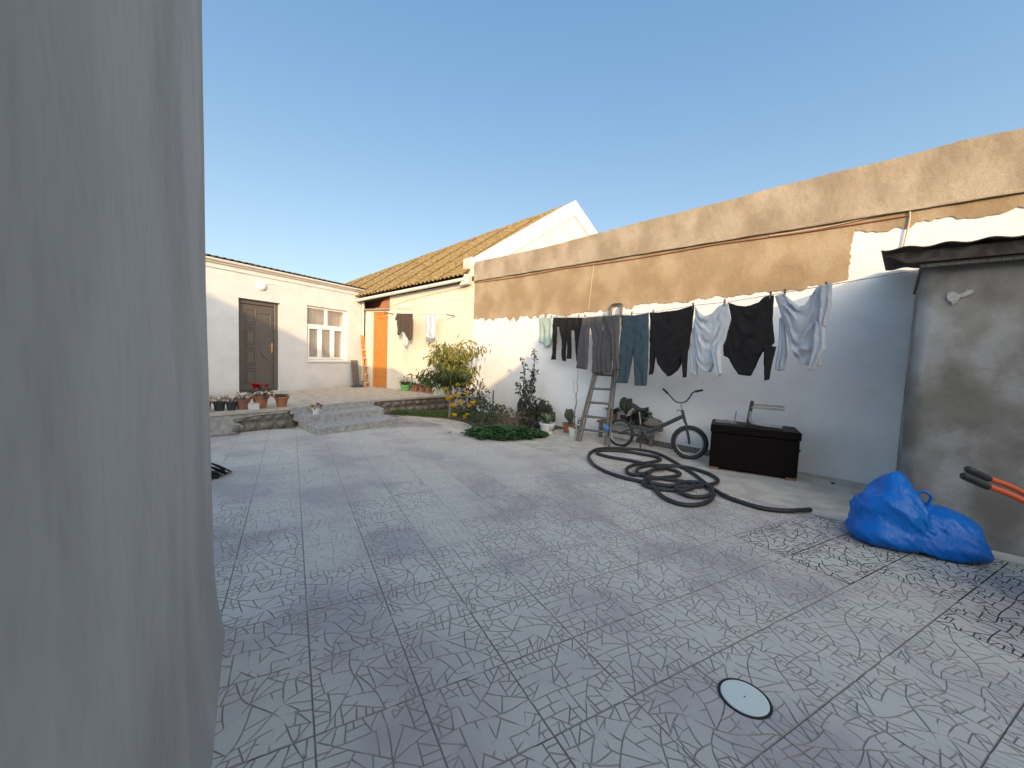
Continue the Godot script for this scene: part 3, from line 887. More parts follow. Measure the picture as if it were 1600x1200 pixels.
func make_yard_wall() -> void:
	var w := thing("courtyard_wall", "long white wall with ragged brown cement band on top", "wall")
	frame(w, Vector3(4.049, 0, -9.5), Vector2(0.304, 0.953))
	var top := [[0.0, 3.74], [2.23, 3.76], [3.55, 3.82], [4.4, 3.86], [5.92, 3.92], [6.85, 3.97], [7.66, 3.985], [8.17, 4.01], [8.62, 4.0], [13.0, 4.02]]
	var front := PackedVector2Array([Vector2(0.0, -0.02)])
	var upper := PackedVector2Array()
	for i in top.size() - 1:
		for k in 8:
			var t := k / 8.0
			var x := lerpf(top[i][0], top[i + 1][0], t)
			upper.append(Vector2(x, lerpf(top[i][1], top[i + 1][1], t) + 0.012 * noise.get_noise_1d(x * 200)))
	upper.append(Vector2(13.0, 4.02))
	front.append_array(upper)
	front.append(Vector2(13.0, -0.02))
	var s := new_st()
	prism(s, front, -0.3, 0.0)
	commit(s, "white_plaster", M.whitewash, w)
	# brown cement coat, 12 mm thick, ragged along its lower edge
	var low := [[0.03, 2.34], [2.06, 2.35], [3.14, 2.36], [4.49, 2.43], [5.57, 2.48], [6.44, 2.51], [7.03, 2.545], [7.30, 2.585]]
	var edge := PackedVector2Array()
	for i in low.size() - 1:
		var n := int((low[i + 1][0] - low[i][0]) / 0.02)
		for k in n:
			var t := float(k) / n
			var x := lerpf(low[i][0], low[i + 1][0], t)
			var drip := maxf(0.0, noise.get_noise_1d(x * 420.0 + 50.0)) * (0.20 if x < 2.3 else 0.10)
			edge.append(Vector2(x, lerpf(low[i][1], low[i + 1][1], t) + 0.05 * noise.get_noise_1d(x * 150.0) - drip + 0.03 * noise.get_noise_1d(x * 900.0)))
	for k in 28: edge.append(Vector2(7.32 + 0.03 * noise.get_noise_1d(k * 25.0), 2.6 + k * 0.02))
	for k in 270:
		var x := 7.34 + k * 0.02
		edge.append(Vector2(x, 3.18 + 0.09 * noise.get_noise_1d(x * 130.0) + 0.05 * noise.get_noise_1d(x * 500.0)))
	var coat := PackedVector2Array(edge)
	coat.append(Vector2(12.9, 3.38))
	coat.append(Vector2(8.6, 3.36))
	coat.append(Vector2(5.5, 3.335))
	coat.append(Vector2(3.08, 3.315))
	for k in 40: coat.append(Vector2(0.03 + 0.015 * noise.get_noise_1d(k * 40.0), 3.27 - k * 0.0228))
	s = new_st()
	prism(s, coat, 0.0015, 0.012)
	commit(s, "cement_coat", M.brown_render, w)
	# parapet band above the moulding, a little proud
	var par := PackedVector2Array([Vector2(0.03, 3.27), Vector2(3.08, 3.315), Vector2(5.5, 3.335), Vector2(8.6, 3.36), Vector2(12.9, 3.38), Vector2(12.95, 4.0)])
	for i in range(upper.size() - 2, 0, -1): par.append(upper[i] + Vector2(0, 0.012))
	par.append(Vector2(0.03, 3.75))
	s = new_st()
	prism(s, par, 0.002, 0.035)
	commit(s, "parapet_coat", M.brown_render_pale, w)
	# moulding ledge: uneven strip that throws a thin shadow
	for e in [["ledge", 0.055, 0.042, 0.0, M.brown_render_pale]]:
		s = new_st()
		s.set_smooth_group(-1)
		var prev := []
		for k in 131:
			var x := 0.03 + k * 0.099
			var y := 3.275 + 0.0085 * x + 0.006 * noise.get_noise_1d(x * 300.0)
			var d: float = e[1] + 0.02 * noise.get_noise_1d(x * 170.0 + 9.0)
			var ring := [Vector3(x, y, 0.036), Vector3(x, y + 0.005, d), Vector3(x, y + 0.03, d), Vector3(x, y + e[2], 0.036)]
			if prev.size():
				for q in 3: quad(s, prev[q], prev[q + 1], ring[q + 1], ring[q])
				quad(s, prev[3], prev[0], ring[0], ring[3])
			prev = ring
		commit(s, e[0], e[4], w)
	# cables
	s = new_st()
	var cable := PackedVector3Array()
	for k in 66:
		var x := 0.03 + k * 0.12
		cable.append(Vector3(x, 3.245 + 0.0085 * x - 0.025 * absf(sin(x * 1.1)), 0.028))
	tube(s, cable, 0.007, 6)
	commit(s, "cable", M.red_cable, w)
	s = new_st()
	tube(s, smooth_path(PackedVector3Array([Vector3(6.4, 3.30, 0.026), Vector3(7.0, 3.30, 0.026), Vector3(7.5, 3.345, 0.026), Vector3(7.78, 3.37, 0.03), Vector3(7.83, 3.30, 0.03), Vector3(7.82, 3.1, 0.028), Vector3(7.79, 2.8, 0.022)]), 6), 0.009, 6)
	commit(s, "drop_cable", M.beige_cable, w)
	s = new_st()
	tube(s, PackedVector3Array([Vector3(3.5, 3.29, 0.02), Vector3(3.47, 2.9, 0.018), Vector3(3.44, 2.4, 0.018)]), 0.006, 6)
	commit(s, "drop_cable", M.beige_cable, w)
	# sheet edge peeping over the top
	s = new_st()
	box(s, Vector3(3.7, 3.80, -0.4), Vector3(8.4, 3.825, -0.305), 0.003, Transform3D(Basis(Vector3(0, 0, 1), 0.034), Vector3(0, -0.05, 0)))
	commit(s, "roof_sheet", M.slate_dark, w)

func make_shed() -> void:
	var d := thing("cement_shed", "dark grey cement outbuilding with overhanging slate roof edge", "shed")
	frame(d, Vector3(4.917, 0, -1.437), Vector2(0.304, 0.953))
	# front skin, slightly uneven, and the return to the wall
	var s := new_st()
	s.set_smooth_group(1)
	var ny := 24
	var nx := 44
	var pt := func(i: int, j: int) -> Vector3:
		var x := i * 0.1
		var y := -0.02 + j * 2.38 / ny
		var z := 0.012 * noise.get_noise_2d(x * 70, y * 70) + (0.03 * pow(maxf(0, 1 - y / 0.15), 2.0)) - (0.02 if i == 0 else 0.0)
		return Vector3(x + (0.008 * noise.get_noise_1d(y * 160) if i == 0 else 0.0), y, z)
	for i in nx:
		for j in ny:
			quad(s, pt.call(i, j), pt.call(i + 1, j), pt.call(i + 1, j + 1), pt.call(i, j + 1))
	for j in ny:
		var a: Vector3 = pt.call(0, j)
		var b: Vector3 = pt.call(0, j + 1)
		quad(s, a, b, Vector3(b.x, b.y, -1.6), Vector3(a.x, a.y, -1.6))
	commit(s, "wall", M.cement_dark, d)
	part_box("roof_board", M.old_wood, d, Vector3(-0.02, 2.36, -1.6), Vector3(4.4, 2.40, 0.10), 0.006)
	s = new_st()
	prism(s, PackedVector2Array([Vector2(-0.10, 2.402), Vector2(4.5, 2.402), Vector2(4.5, 2.50), Vector2(-0.26, 2.50)]), 0.09, 0.14)
	commit(s, "fascia_board", M.slate_dark, d)
	for k in 4:
		s = new_st()
		corrugated(s, Vector3(-0.28 + k * 1.17, 2.53, 0.20), Vector3(-0.28 + k * 1.17 + 1.2, 2.53, 0.20), Vector3(-0.28 + k * 1.17 + 1.2, 2.68, -1.58), Vector3(-0.28 + k * 1.17, 2.68, -1.58), 5, 0.011, 0.009, 0.3)
		commit(s, "roof_sheet", M.slate_dark, d)
	# scar where plaster has come off
	s = new_st()
	prism(s, PackedVector2Array([Vector2(0.165, 2.11), Vector2(0.172, 2.14), Vector2(0.195, 2.15), Vector2(0.215, 2.142), Vector2(0.235, 2.125), Vector2(0.262, 2.135), Vector2(0.28, 2.155), Vector2(0.305, 2.158), Vector2(0.318, 2.15), Vector2(0.308, 2.125), Vector2(0.27, 2.10), Vector2(0.245, 2.095), Vector2(0.232, 2.06), Vector2(0.215, 2.04), Vector2(0.205, 2.035), Vector2(0.197, 2.06), Vector2(0.178, 2.075)]), 0.004, 0.013)
	commit(s, "plaster_patch", M.concrete_step, d)

func make_terrace() -> void:
	var t := Node3D.new()
	t.name = "terrace"
	add_child(t)
	tag(t, "raised terrace with rough stone front before the white house", "", "", "structure")
	var s := new_st()
	# body
	plan_prism(s, PackedVector2Array([Vector2(-4.0, -6.45), Vector2(-0.03, -8.22), Vector2(1.87, -9.30), Vector2(3.78, -9.95), Vector2(1.95, -12.80), Vector2(-4.0, -8.7)]), -0.02, 0.315)
	commit(s, "retaining_wall", M.mortar, t)
	# floor slab, a little proud of the stones
	s = new_st()
	plan_prism(s, PackedVector2Array([Vector2(-4.0, -6.40), Vector2(-0.02, -8.165), Vector2(1.88, -9.25), Vector2(3.80, -9.90), Vector2(1.95, -12.79), Vector2(-4.0, -8.65)]), 0.317, 0.36)
	commit(s, "floor_slab", M.terrace_floor, t)
	# smooth render left on the near part of the front
	s = new_st()
	var dl := Vector3(0.913, 0, -0.407)
	var lx := Transform3D(Basis(dl, Vector3.UP, dl.cross(Vector3.UP)), Vector3(-4.0, 0, -6.45))
	var rag := PackedVector2Array([Vector2(0, 0), Vector2(3.5, 0), Vector2(3.62, 0.1), Vector2(3.5, 0.2), Vector2(3.62, 0.25), Vector2(3.9, 0.27), Vector2(4.3, 0.265), Vector2(4.33, 0.314), Vector2(0, 0.314)])
	prism(s, rag, 0.0, 0.03, lx)
	commit(s, "render_coat", M.concrete_step, t)
	# stones
	stones(t, lx, 3.45, 4.32, 0.0, 0.27)
	var dr := Vector3(1.91, 0, -0.65).normalized()
	var rx := Transform3D(Basis(dr, Vector3.UP, dr.cross(Vector3.UP)), Vector3(1.87, 0, -9.30))
	stones(t, rx, -0.05, 1.9, 0.0, 0.30)
	var dm := Vector3(1.90, 0, -1.08).normalized()
	var mx := Transform3D(Basis(dm, Vector3.UP, dm.cross(Vector3.UP)), Vector3(-0.03, 0, -8.22))
	stones(t, mx, 1.75, 2.2, 0.0, 0.30)

func stones(parent: Node, xf: Transform3D, x0: float, x1: float, y0: float, y1: float) -> void:
	var y := y0
	while y < y1 - 0.04:
		var hh := minf(rnd(0.09, 0.16), y1 - y)
		var x := x0 + rnd(-0.05, 0.0)
		while x < x1 - 0.04:
			var ww := minf(rnd(0.12, 0.30), x1 - x)
			var s := new_st()
			s.set_smooth_group(1)
			var n := 10
			var c := Vector3(x + ww / 2, y + hh / 2, 0.0)
			var dep := rnd(0.025, 0.06)
			var outer := []
			var inner := []
			for k in n:
				var a := TAU * k / n
				var p := Vector3(signf(cos(a)) * pow(absf(cos(a)), 0.55) * (ww / 2 - 0.008), signf(sin(a)) * pow(absf(sin(a)), 0.55) * (hh / 2 - 0.007), 0) * rnd(0.88, 1.0)
				outer.append(xf * (c + p + Vector3(0, 0, -0.02)))
				inner.append(xf * (c + p * 0.8 + Vector3(0, 0, dep * rnd(0.75, 1.1))))
			var mid := xf * (c + Vector3(0, 0, dep * 1.15))
			for k in n:
				var k2 := (k + 1) % n
				quad(s, outer[k], inner[k], inner[k2], outer[k2])
				tri(s, inner[k], mid, inner[k2])
			commit(s, "stone", M.stone, parent)
			x += ww + 0.008
		y += hh + 0.006

func make_steps() -> void:
	var st := thing("entrance_steps", "two grey concrete steps leading up to the terrace", "steps")
	var s := new_st()
	plan_prism(s, rounded_plan([Vector2(0.38, -7.27), Vector2(1.86, -7.98), Vector2(1.62, -8.95), Vector2(0.10, -8.20)], 0.04), -0.01, 0.12)
	commit(s, "step", M.concrete_step, st)
	s = new_st()
	plan_prism(s, rounded_plan([Vector2(0.215, -7.80), Vector2(1.70, -8.51), Vector2(1.66, -9.10), Vector2(0.02, -8.25)], 0.03), 0.12, 0.24)
	commit(s, "step", M.concrete_step, st)
	s = new_st()
	plan_prism(s, PackedVector2Array([Vector2(0.005, -8.15), Vector2(1.58, -9.02), Vector2(1.56, -9.09), Vector2(-0.02, -8.19)]), 0.24, 0.362)
	commit(s, "riser", M.concrete_step, st)

func rounded_plan(c: Array, r: float) -> PackedVector2Array:
	var out := PackedVector2Array()
	for i in c.size():
		var p: Vector2 = c[i]
		var a: Vector2 = (c[(i + c.size() - 1) % c.size()] - p).normalized()
		var b: Vector2 = (c[(i + 1) % c.size()] - p).normalized()
		for k in 4:
			var t := k / 3.0
			out.append((p + a * r).lerp(p, t).lerp(p.lerp(p + b * r, t), t))
	return out

# ------------------------------------------------------------------ laundry
func poly_at(p: Array, t: float) -> Vector2:
	var n := p.size() / 2
	var total := 0.0
	var seg := []
	for i in n - 1:
		var l := Vector2(p[i * 2 + 2] - p[i * 2], p[i * 2 + 3] - p[i * 2 + 1]).length()
		seg.append(l)
		total += l
	var want := t * total
	for i in n - 1:
		if want <= seg[i] or i == n - 2:
			return Vector2(p[i * 2], p[i * 2 + 1]).lerp(Vector2(p[i * 2 + 2], p[i * 2 + 3]), clampf(want / maxf(seg[i], 1e-6), 0, 1))
		want -= seg[i]
	return Vector2.ZERO

func cloth(s: SurfaceTool, e: Array, off: float, z_mid: float, puff: float, k_hang: float, a_hang: float, k_sag: float, a_sag: float, sd: float) -> void:
	s.set_smooth_group(1)
	var nu := 26
	var nv := 34
	var c00 := poly_at(e[0], 0)
	var c10 := poly_at(e[0], 1)
	var c01 := poly_at(e[2], 0)
	var c11 := poly_at(e[2], 1)
	var F := []
	var B := []
	for i in nu + 1:
		var u := float(i) / nu
		var rf := []
		var rb := []
		for j in nv + 1:
			var v := float(j) / nv
			var q := poly_at(e[0], u) * (1 - v) + poly_at(e[2], u) * v + poly_at(e[3], v) * (1 - u) + poly_at(e[1], v) * u - (c00 * (1 - u) * (1 - v) + c10 * u * (1 - v) + c01 * (1 - u) * v + c11 * u * v)
			var nz := noise.get_noise_3d(q.x * 330 + sd * 91, q.y * 230, sd * 37)
			var fold := a_hang * sin(TAU * (k_hang * u + 0.35 * nz + sd)) * (0.25 + 0.75 * v)
			var bow := 1.0 - pow(2 * u - 1, 2)
			fold += a_sag * sin(TAU * (k_sag * (pow(v, 0.8) - 0.34 * bow * (1 - 0.5 * v)) + 0.9 * nz + 0.5 * (u - 0.5))) * bow * clampf(0.55 + 2.2 * noise.get_noise_3d(q.x * 500, q.y * 500, sd * 53), 0.1, 1.3)
			fold += 0.02 * nz + 0.007 * noise.get_noise_3d(q.x * 1300, q.y * 800, sd * 91)
			var th := puff * pow(maxf(0.0, sin(PI * u)), 0.6) * (0.35 + 0.65 * minf(v * 3, 1.0)) + 0.002
			rf.append(Vector3(q.x - off, q.y, z_mid + fold + th))
			rb.append(Vector3(q.x - off, q.y, z_mid + fold * 0.7 - th))
		F.append(rf)
		B.append(rb)
	for i in nu:
		for j in nv:
			quad(s, F[i][j], F[i + 1][j], F[i + 1][j + 1], F[i][j + 1])
			quad(s, B[i][j], B[i][j + 1], B[i + 1][j + 1], B[i + 1][j])
	for i in nu:
		quad(s, F[i][0], B[i][0], B[i + 1][0], F[i + 1][0])
		quad(s, F[i][nv], F[i + 1][nv], B[i + 1][nv], B[i][nv])
	for j in nv:
		quad(s, F[0][j], F[0][j + 1], B[0][j + 1], B[0][j])
		quad(s, F[nu][j], B[nu][j], B[nu][j + 1], F[nu][j + 1])

const G := {
"tank": [[-0.05, 2.3, 0.45, 2.27], [0.45, 2.27, 0.51, 1.88], [-0.03, 1.79, 0.12, 1.76, 0.27, 1.65, 0.41, 1.73, 0.51, 1.88], [-0.05, 2.3, -0.03, 1.79]],
"lw1": [[0.48, 2.27, 0.99, 2.24], [0.99, 2.24, 0.97, 1.98], [0.48, 2.08, 0.71, 2.07, 0.97, 1.98], [0.48, 2.27, 0.48, 2.08]],
"l1a": [[0.48, 2.13, 0.64, 2.12], [0.64, 2.12, 0.67, 1.41], [0.52, 1.4, 0.67, 1.41], [0.48, 2.13, 0.52, 1.4]],
"l1b": [[0.68, 2.12, 0.96, 2.11], [0.96, 2.11, 0.96, 1.82, 0.97, 1.38], [0.85, 1.4, 0.97, 1.38], [0.68, 2.12, 0.81, 1.82, 0.85, 1.4]],
"lw2": [[0.99, 2.24, 1.45, 2.21], [1.45, 2.21, 1.43, 1.93], [0.97, 1.96, 1.14, 1.99, 1.43, 1.93], [0.99, 2.24, 0.97, 1.96]],
"l2a": [[0.96, 2.04, 1.1, 2.04], [1.1, 2.04, 1.15, 1.44], [1.03, 1.43, 1.15, 1.44], [0.96, 2.04, 1.03, 1.43]],
"l2b": [[1.16, 2.03, 1.44, 2.05], [1.44, 2.05, 1.43, 1.75, 1.42, 1.38], [1.31, 1.41, 1.42, 1.38], [1.16, 2.03, 1.24, 1.75, 1.31, 1.41]],
"gja": [[1.52, 2.21, 1.97, 2.205], [1.97, 2.205, 1.985, 1.8, 2.005, 1.2], [1.77, 1.2, 2.005, 1.2], [1.52, 2.21, 1.7, 1.92, 1.77, 1.2]],
"gjb": [[1.985, 2.2, 2.38, 2.19], [2.38, 2.19, 2.23, 1.91, 2.25, 1.22], [2.02, 1.2, 2.25, 1.22], [1.985, 2.2, 1.995, 1.8, 2.02, 1.2]],
"gjl": [[1.45, 2.21, 1.71, 2.17], [1.71, 2.17, 1.68, 1.98, 1.68, 1.25], [1.37, 1.27, 1.68, 1.25], [1.45, 2.21, 1.4, 1.81, 1.37, 1.27]],
"gjr": [[2.02, 2.19, 2.4, 2.19], [2.4, 2.19, 2.4, 1.8, 2.48, 1.3], [2.34, 1.27, 2.48, 1.3], [2.02, 2.19, 2.23, 1.85, 2.34, 1.27]],
"jw": [[2.4, 2.19, 2.69, 2.17, 2.97, 2.19], [2.97, 2.19, 3.01, 1.66], [2.43, 1.66, 2.73, 1.64, 3.01, 1.66], [2.4, 2.19, 2.43, 1.66]],
"jl": [[2.41, 1.98, 2.71, 1.96], [2.71, 1.96, 2.73, 1.69, 2.68, 1.38, 2.63, 1.08], [2.39, 1.07, 2.63, 1.08], [2.41, 1.98, 2.42, 1.37, 2.39, 1.07]],
"jr": [[2.69, 1.96, 2.99, 1.98], [2.99, 1.98, 3.01, 1.71, 3.02, 1.4, 3.02, 1.07], [2.78, 1.06, 3.02, 1.07], [2.69, 1.96, 2.71, 1.69, 2.74, 1.38, 2.78, 1.06]],
"b1": [[2.98, 2.19, 3.16, 2.18, 3.49, 2.19, 3.74, 2.24], [3.74, 2.24, 3.73, 1.95, 3.71, 1.64, 3.62, 1.49], [3.14, 1.53, 3.26, 1.35, 3.41, 1.24, 3.54, 1.34, 3.62, 1.49], [2.98, 2.19, 3.02, 1.88, 3.14, 1.53]],
"b1l": [[2.99, 1.93, 3.14, 1.78], [3.14, 1.78, 3.14, 1.5, 3.1, 1.26], [3.04, 1.24, 3.1, 1.26], [2.99, 1.93, 3.02, 1.59, 3.04, 1.24]],
"b1r": [[3.59, 1.69, 3.72, 1.76], [3.72, 1.76, 3.71, 1.51, 3.71, 1.25], [3.66, 1.24, 3.71, 1.25], [3.59, 1.69, 3.63, 1.46, 3.66, 1.24]],
"w1": [[3.75, 2.22, 3.83, 2.12, 3.91, 2.07, 4.01, 2.1, 4.1, 2.19, 4.16, 2.22, 4.22, 2.22], [4.22, 2.22, 4.27, 2.01, 4.22, 1.77, 4.12, 1.51], [3.83, 1.51, 3.9, 1.4, 3.97, 1.34, 4.04, 1.34, 4.12, 1.51], [3.75, 2.22, 3.76, 1.91, 3.83, 1.51]],
"w1l": [[3.72, 1.93, 3.8, 1.93], [3.8, 1.93, 3.82, 1.6, 3.85, 1.27], [3.75, 1.31, 3.85, 1.27], [3.72, 1.93, 3.7, 1.6, 3.75, 1.31]],
"w1r": [[4.05, 1.62, 4.2, 1.73], [4.2, 1.73, 4.21, 1.52, 4.24, 1.33], [4.18, 1.29, 4.24, 1.33], [4.05, 1.62, 4.12, 1.44, 4.18, 1.29]],
"b2": [[4.22, 2.23, 4.34, 2.18, 4.45, 2.16, 4.58, 2.2, 4.66, 2.26, 4.76, 2.26], [4.76, 2.26, 4.76, 1.98, 4.81, 1.72, 4.73, 1.63], [4.21, 1.56, 4.29, 1.53, 4.36, 1.42, 4.43, 1.33, 4.57, 1.32, 4.61, 1.44, 4.65, 1.6, 4.73, 1.63], [4.22, 2.23, 4.27, 2.02, 4.2, 1.69, 4.21, 1.56]],
"b2r": [[4.7, 1.7, 4.84, 1.67], [4.84, 1.67, 4.81, 1.5, 4.8, 1.3], [4.74, 1.28, 4.8, 1.3], [4.7, 1.7, 4.71, 1.5, 4.74, 1.28]],
"h": [[4.77, 2.25, 4.86, 2.27, 4.94, 2.18, 5.02, 2.1, 5.08, 2.12, 5.14, 2.21, 5.17, 2.29, 5.26, 2.31], [5.26, 2.31, 5.28, 2.08, 5.27, 1.82, 5.28, 1.48], [4.97, 1.69, 5.04, 1.56, 5.12, 1.49, 5.21, 1.46, 5.28, 1.48], [4.77, 2.25, 4.87, 1.97, 4.97, 1.69]],
"hl": [[4.81, 1.99, 4.86, 2.03], [4.86, 2.03, 4.93, 1.58, 4.91, 1.41], [4.82, 1.42, 4.86, 1.4, 4.91, 1.41], [4.81, 1.99, 4.83, 1.69, 4.82, 1.42]],
"hr": [[5.23, 2.3, 5.33, 2.32], [5.33, 2.32, 5.34, 2.08, 5.31, 1.87], [5.25, 1.91, 5.31, 1.87], [5.23, 2.3, 5.24, 2.08, 5.25, 1.91]],
"hs": [[5.21, 1.95, 5.31, 1.87], [5.31, 1.87, 5.33, 1.65, 5.24, 1.42], [5.2, 1.43, 5.24, 1.42], [5.21, 1.95, 5.2, 1.69, 5.2, 1.43]],
}

func line_y(u: float) -> float:
	var pts := [[-0.05, 2.32], [1.46, 2.23], [2.4, 2.2], [3.0, 2.19], [3.74, 2.235], [4.22, 2.235], [4.76, 2.27], [5.31, 2.31], [5.85, 2.345]]
	for i in pts.size() - 1:
		if u <= pts[i + 1][0] or i == pts.size() - 2: return lerpf(pts[i][1], pts[i + 1][1], (u - pts[i][0]) / (pts[i + 1][0] - pts[i][0]))
	return 2.3

func make_laundry() -> void:
	var A := Vector3(4.72, 0, -7.4)
	var D := Vector2(0.15, 5.9).normalized()
	var D3 := Vector3(D.x, 0, D.y)
	var line := thing("washing_line", "long sagging wire carrying washing from wall to shed", "washing line")
	frame(line, A, D)
	var s := new_st()
	var pts := PackedVector3Array()
	for k in 41:
		var u := -0.12 + k * 0.15
		pts.append(Vector3(u, line_y(u), 0))
	tube(s, pts, 0.004, 5)
	commit(s, "wire", M.wire, line)
	s = new_st()
	rod(s, Vector3(-0.12, 2.325, 0), Vector3(-0.16, 2.33, -0.12), 0.008, 6)
	commit(s, "hook", M.dark_metal, line)
	# name, label, category, material, parts [part name, outline, depth, puff, k_hang, a_hang, k_sag, a_sag]
	var list := [
		["vest", "small pale mint vest, first on the washing line", "vest", "cloth_mint", [["body", "tank", 0.0, 0.012, 2.5, 0.012, 0, 0]]],
		["leggings", "thin black leggings hanging beside the mint vest", "leggings", "cloth_black", [["waist", "lw1", 0.0, 0.012, 2, 0.01, 0, 0], ["leg", "l1a", 0.01, 0.02, 1, 0.01, 0, 0], ["leg", "l1b", 0.0, 0.02, 1, 0.01, 0, 0]]],
		["leggings", "thin black leggings hanging beside the grey jacket", "leggings", "cloth_black", [["waist", "lw2", 0.0, 0.012, 2, 0.01, 0, 0], ["leg", "l2a", 0.01, 0.02, 1, 0.01, 0, 0], ["leg", "l2b", 0.0, 0.02, 1, 0.01, 0, 0]]],
		["jacket", "dark grey jacket with open front hanging over the ladder", "jacket", "cloth_grey", [["front_panel", "gja", 0.0, 0.03, 1.6, 0.014, 0, 0], ["front_panel", "gjb", 0.012, 0.03, 1.6, 0.014, 0, 0], ["sleeve", "gjl", 0.045, 0.03, 1.5, 0.012, 0, 0], ["sleeve", "gjr", 0.045, 0.03, 1.5, 0.012, 0, 0]]],
		["jeans", "blue-green denim jeans hung by the waist", "jeans", "cloth_denim", [["waist", "jw", 0.0, 0.026, 2.0, 0.008, 0, 0], ["leg", "jl", 0.0, 0.04, 1.4, 0.014, 0, 0], ["leg", "jr", 0.005, 0.04, 1.4, 0.014, 0, 0]]],
		["sweater", "black sweater between the jeans and the pale sweatshirt", "sweater", "cloth_black", [["body", "b1", 0.0, 0.025, 2, 0.008, 3.0, 0.016], ["sleeve", "b1l", -0.01, 0.022, 1, 0.008, 0, 0], ["sleeve", "b1r", 0.03, 0.022, 1, 0.008, 0, 0]]],
		["sweatshirt", "white sweatshirt with sagging neck between two black sweaters", "sweatshirt", "cloth_white", [["body", "w1", 0.0, 0.03, 1.2, 0.010, 3.6, 0.02], ["sleeve", "w1l", -0.03, 0.022, 1.5, 0.010, 0, 0], ["sleeve", "w1r", 0.05, 0.025, 1.5, 0.010, 0, 0]]],
		["sweater", "black sweater with one sleeve dangling beside the pale hoodie", "sweater", "cloth_black", [["body", "b2", 0.0, 0.025, 2, 0.008, 3.0, 0.018], ["sleeve", "b2r", 0.02, 0.025, 1, 0.008, 0, 0]]],
		["hoodie", "pale grey hoodie, last garment before the shed", "hoodie", "cloth_pale", [["body", "h", 0.0, 0.03, 1.2, 0.010, 3.4, 0.024], ["sleeve", "hl", -0.05, 0.022, 1.5, 0.010, 0, 0], ["hood", "hr", 0.04, 0.022, 1.5, 0.012, 0, 0], ["sleeve", "hs", 0.055, 0.028, 1.5, 0.014, 0, 0]]],
	]
	var sd := 0.0
	for g in list:
		var e0: Array = G[g[4][0][1]][0]
		var u0: float = (e0[0] + e0[e0.size() - 2]) / 2.0
		var o := thing(g[0], g[1], g[2], Vector3.ZERO, 0.0, "washing on the long line")
		frame(o, A + D3 * u0, D)
		for p in g[4]:
			sd += 1.0
			s = new_st()
			cloth(s, G[p[1]], u0, p[2], p[3], p[4], p[5], p[6], p[7], sd)
			commit(s, p[0], M[g[3]], o)
	# seams and bands that show on the jeans and the pale tops
	# clothes pegs
	var pegs := [[-0.03, "outer shoulder of the mint vest"], [0.2, "middle of the mint vest"], [0.42, "inner shoulder of the mint vest"], [0.60, "waist of the leggings beside the vest"], [0.92, "gap between the two black leggings"], [1.30, "waist of the leggings beside the jacket"], [1.48, "far sleeve of the grey jacket"], [1.98, "middle of the grey jacket"], [2.38, "join of grey jacket and jeans"], [2.62, "waistband of the jeans"], [3.05, "first corner of the sweater beside the jeans"], [3.72, "join of black sweater and white sweatshirt"], [4.17, "near corner of the white sweatshirt"], [4.72, "high corner of the sweater beside the hoodie"], [4.87, "first corner of the pale hoodie"], [5.26, "hood of the pale hoodie"]]
	for pg in pegs:
		var u: float = pg[0]
		var o := thing("clothes_peg", "small wooden clothes peg at the " + pg[1], "clothes peg", Vector3.ZERO, 0.0, "pegs on the washing line")
		frame(o, A + D3 * u, D)
		for sg in [-1.0, 1.0]:
			part_box("prong", M.old_wood, o, Vector3(-0.006, -0.045, -0.004), Vector3(0.006, 0.04, 0.004), 0.002, Transform3D(Basis(Vector3.RIGHT, sg * 0.09), Vector3(0, line_y(u), sg * 0.010)))
	# short line on the gabled house wall
	var bl := thing("washing_line", "short wire with washing on the gabled house wall", "washing line")
	frame(bl, Vector3(1.95, 0, -12.75) + Vector3(-0.841, 0, 0.541) * 0.35, Vector2(0.541, 0.841))
	s = new_st()
	tube(s, PackedVector3Array([Vector3(1.15, 2.50, 0), Vector3(2.2, 2.45, 0), Vector3(3.3, 2.42, 0.0)]), 0.004, 5)
	commit(s, "wire", M.wire, bl)
	s = new_st()
	rod(s, Vector3(1.15, 2.50, 0), Vector3(1.13, 2.50, -0.36), 0.012, 6)
	rod(s, Vector3(3.3, 2.42, 0), Vector3(3.3, 2.42, -0.36), 0.012, 6)
	commit(s, "bracket", M.dark_metal, bl)
	var back := [
		["shirt", "dark brown shirt hanging nearest the orange door", "shirt", "cloth_brown", [["body", [[1.60, 2.475, 1.92, 2.47], [1.92, 2.47, 1.92, 1.93], [1.62, 1.90, 1.72, 1.88, 1.80, 2.02, 1.92, 1.93], [1.60, 2.475, 1.63, 2.2, 1.62, 1.90]]], ["sleeve", [[1.54, 2.36, 1.63, 2.47], [1.63, 2.47, 1.66, 2.30], [1.54, 2.28, 1.66, 2.30], [1.54, 2.36, 1.54, 2.28]]]]],
		["shorts", "dark brown shorts on the short line beside the shirt", "shorts", "cloth_brown", [["body", [[1.90, 2.47, 2.19, 2.46], [2.19, 2.46, 2.18, 1.88], [1.92, 1.92, 2.0, 1.84, 2.06, 1.75, 2.12, 1.76, 2.18, 1.88], [1.90, 2.47, 1.92, 1.92]]]]],
		["rag", "small white rag showing below the brown shorts", "rag", "cloth_white", [["body", [[1.82, 2.0, 2.02, 1.98], [2.02, 1.98, 2.0, 1.70], [1.84, 1.70, 1.93, 1.58, 2.0, 1.70], [1.82, 2.0, 1.84, 1.70]]]]],
		["towel", "pale blue cloth on the short line behind the tree", "towel", "cloth_blueish", [["body", [[2.62, 2.43, 2.96, 2.42], [2.96, 2.42, 2.95, 1.84], [2.64, 1.86, 2.80, 1.80, 2.95, 1.84], [2.62, 2.43, 2.64, 1.86]]]]],
	]
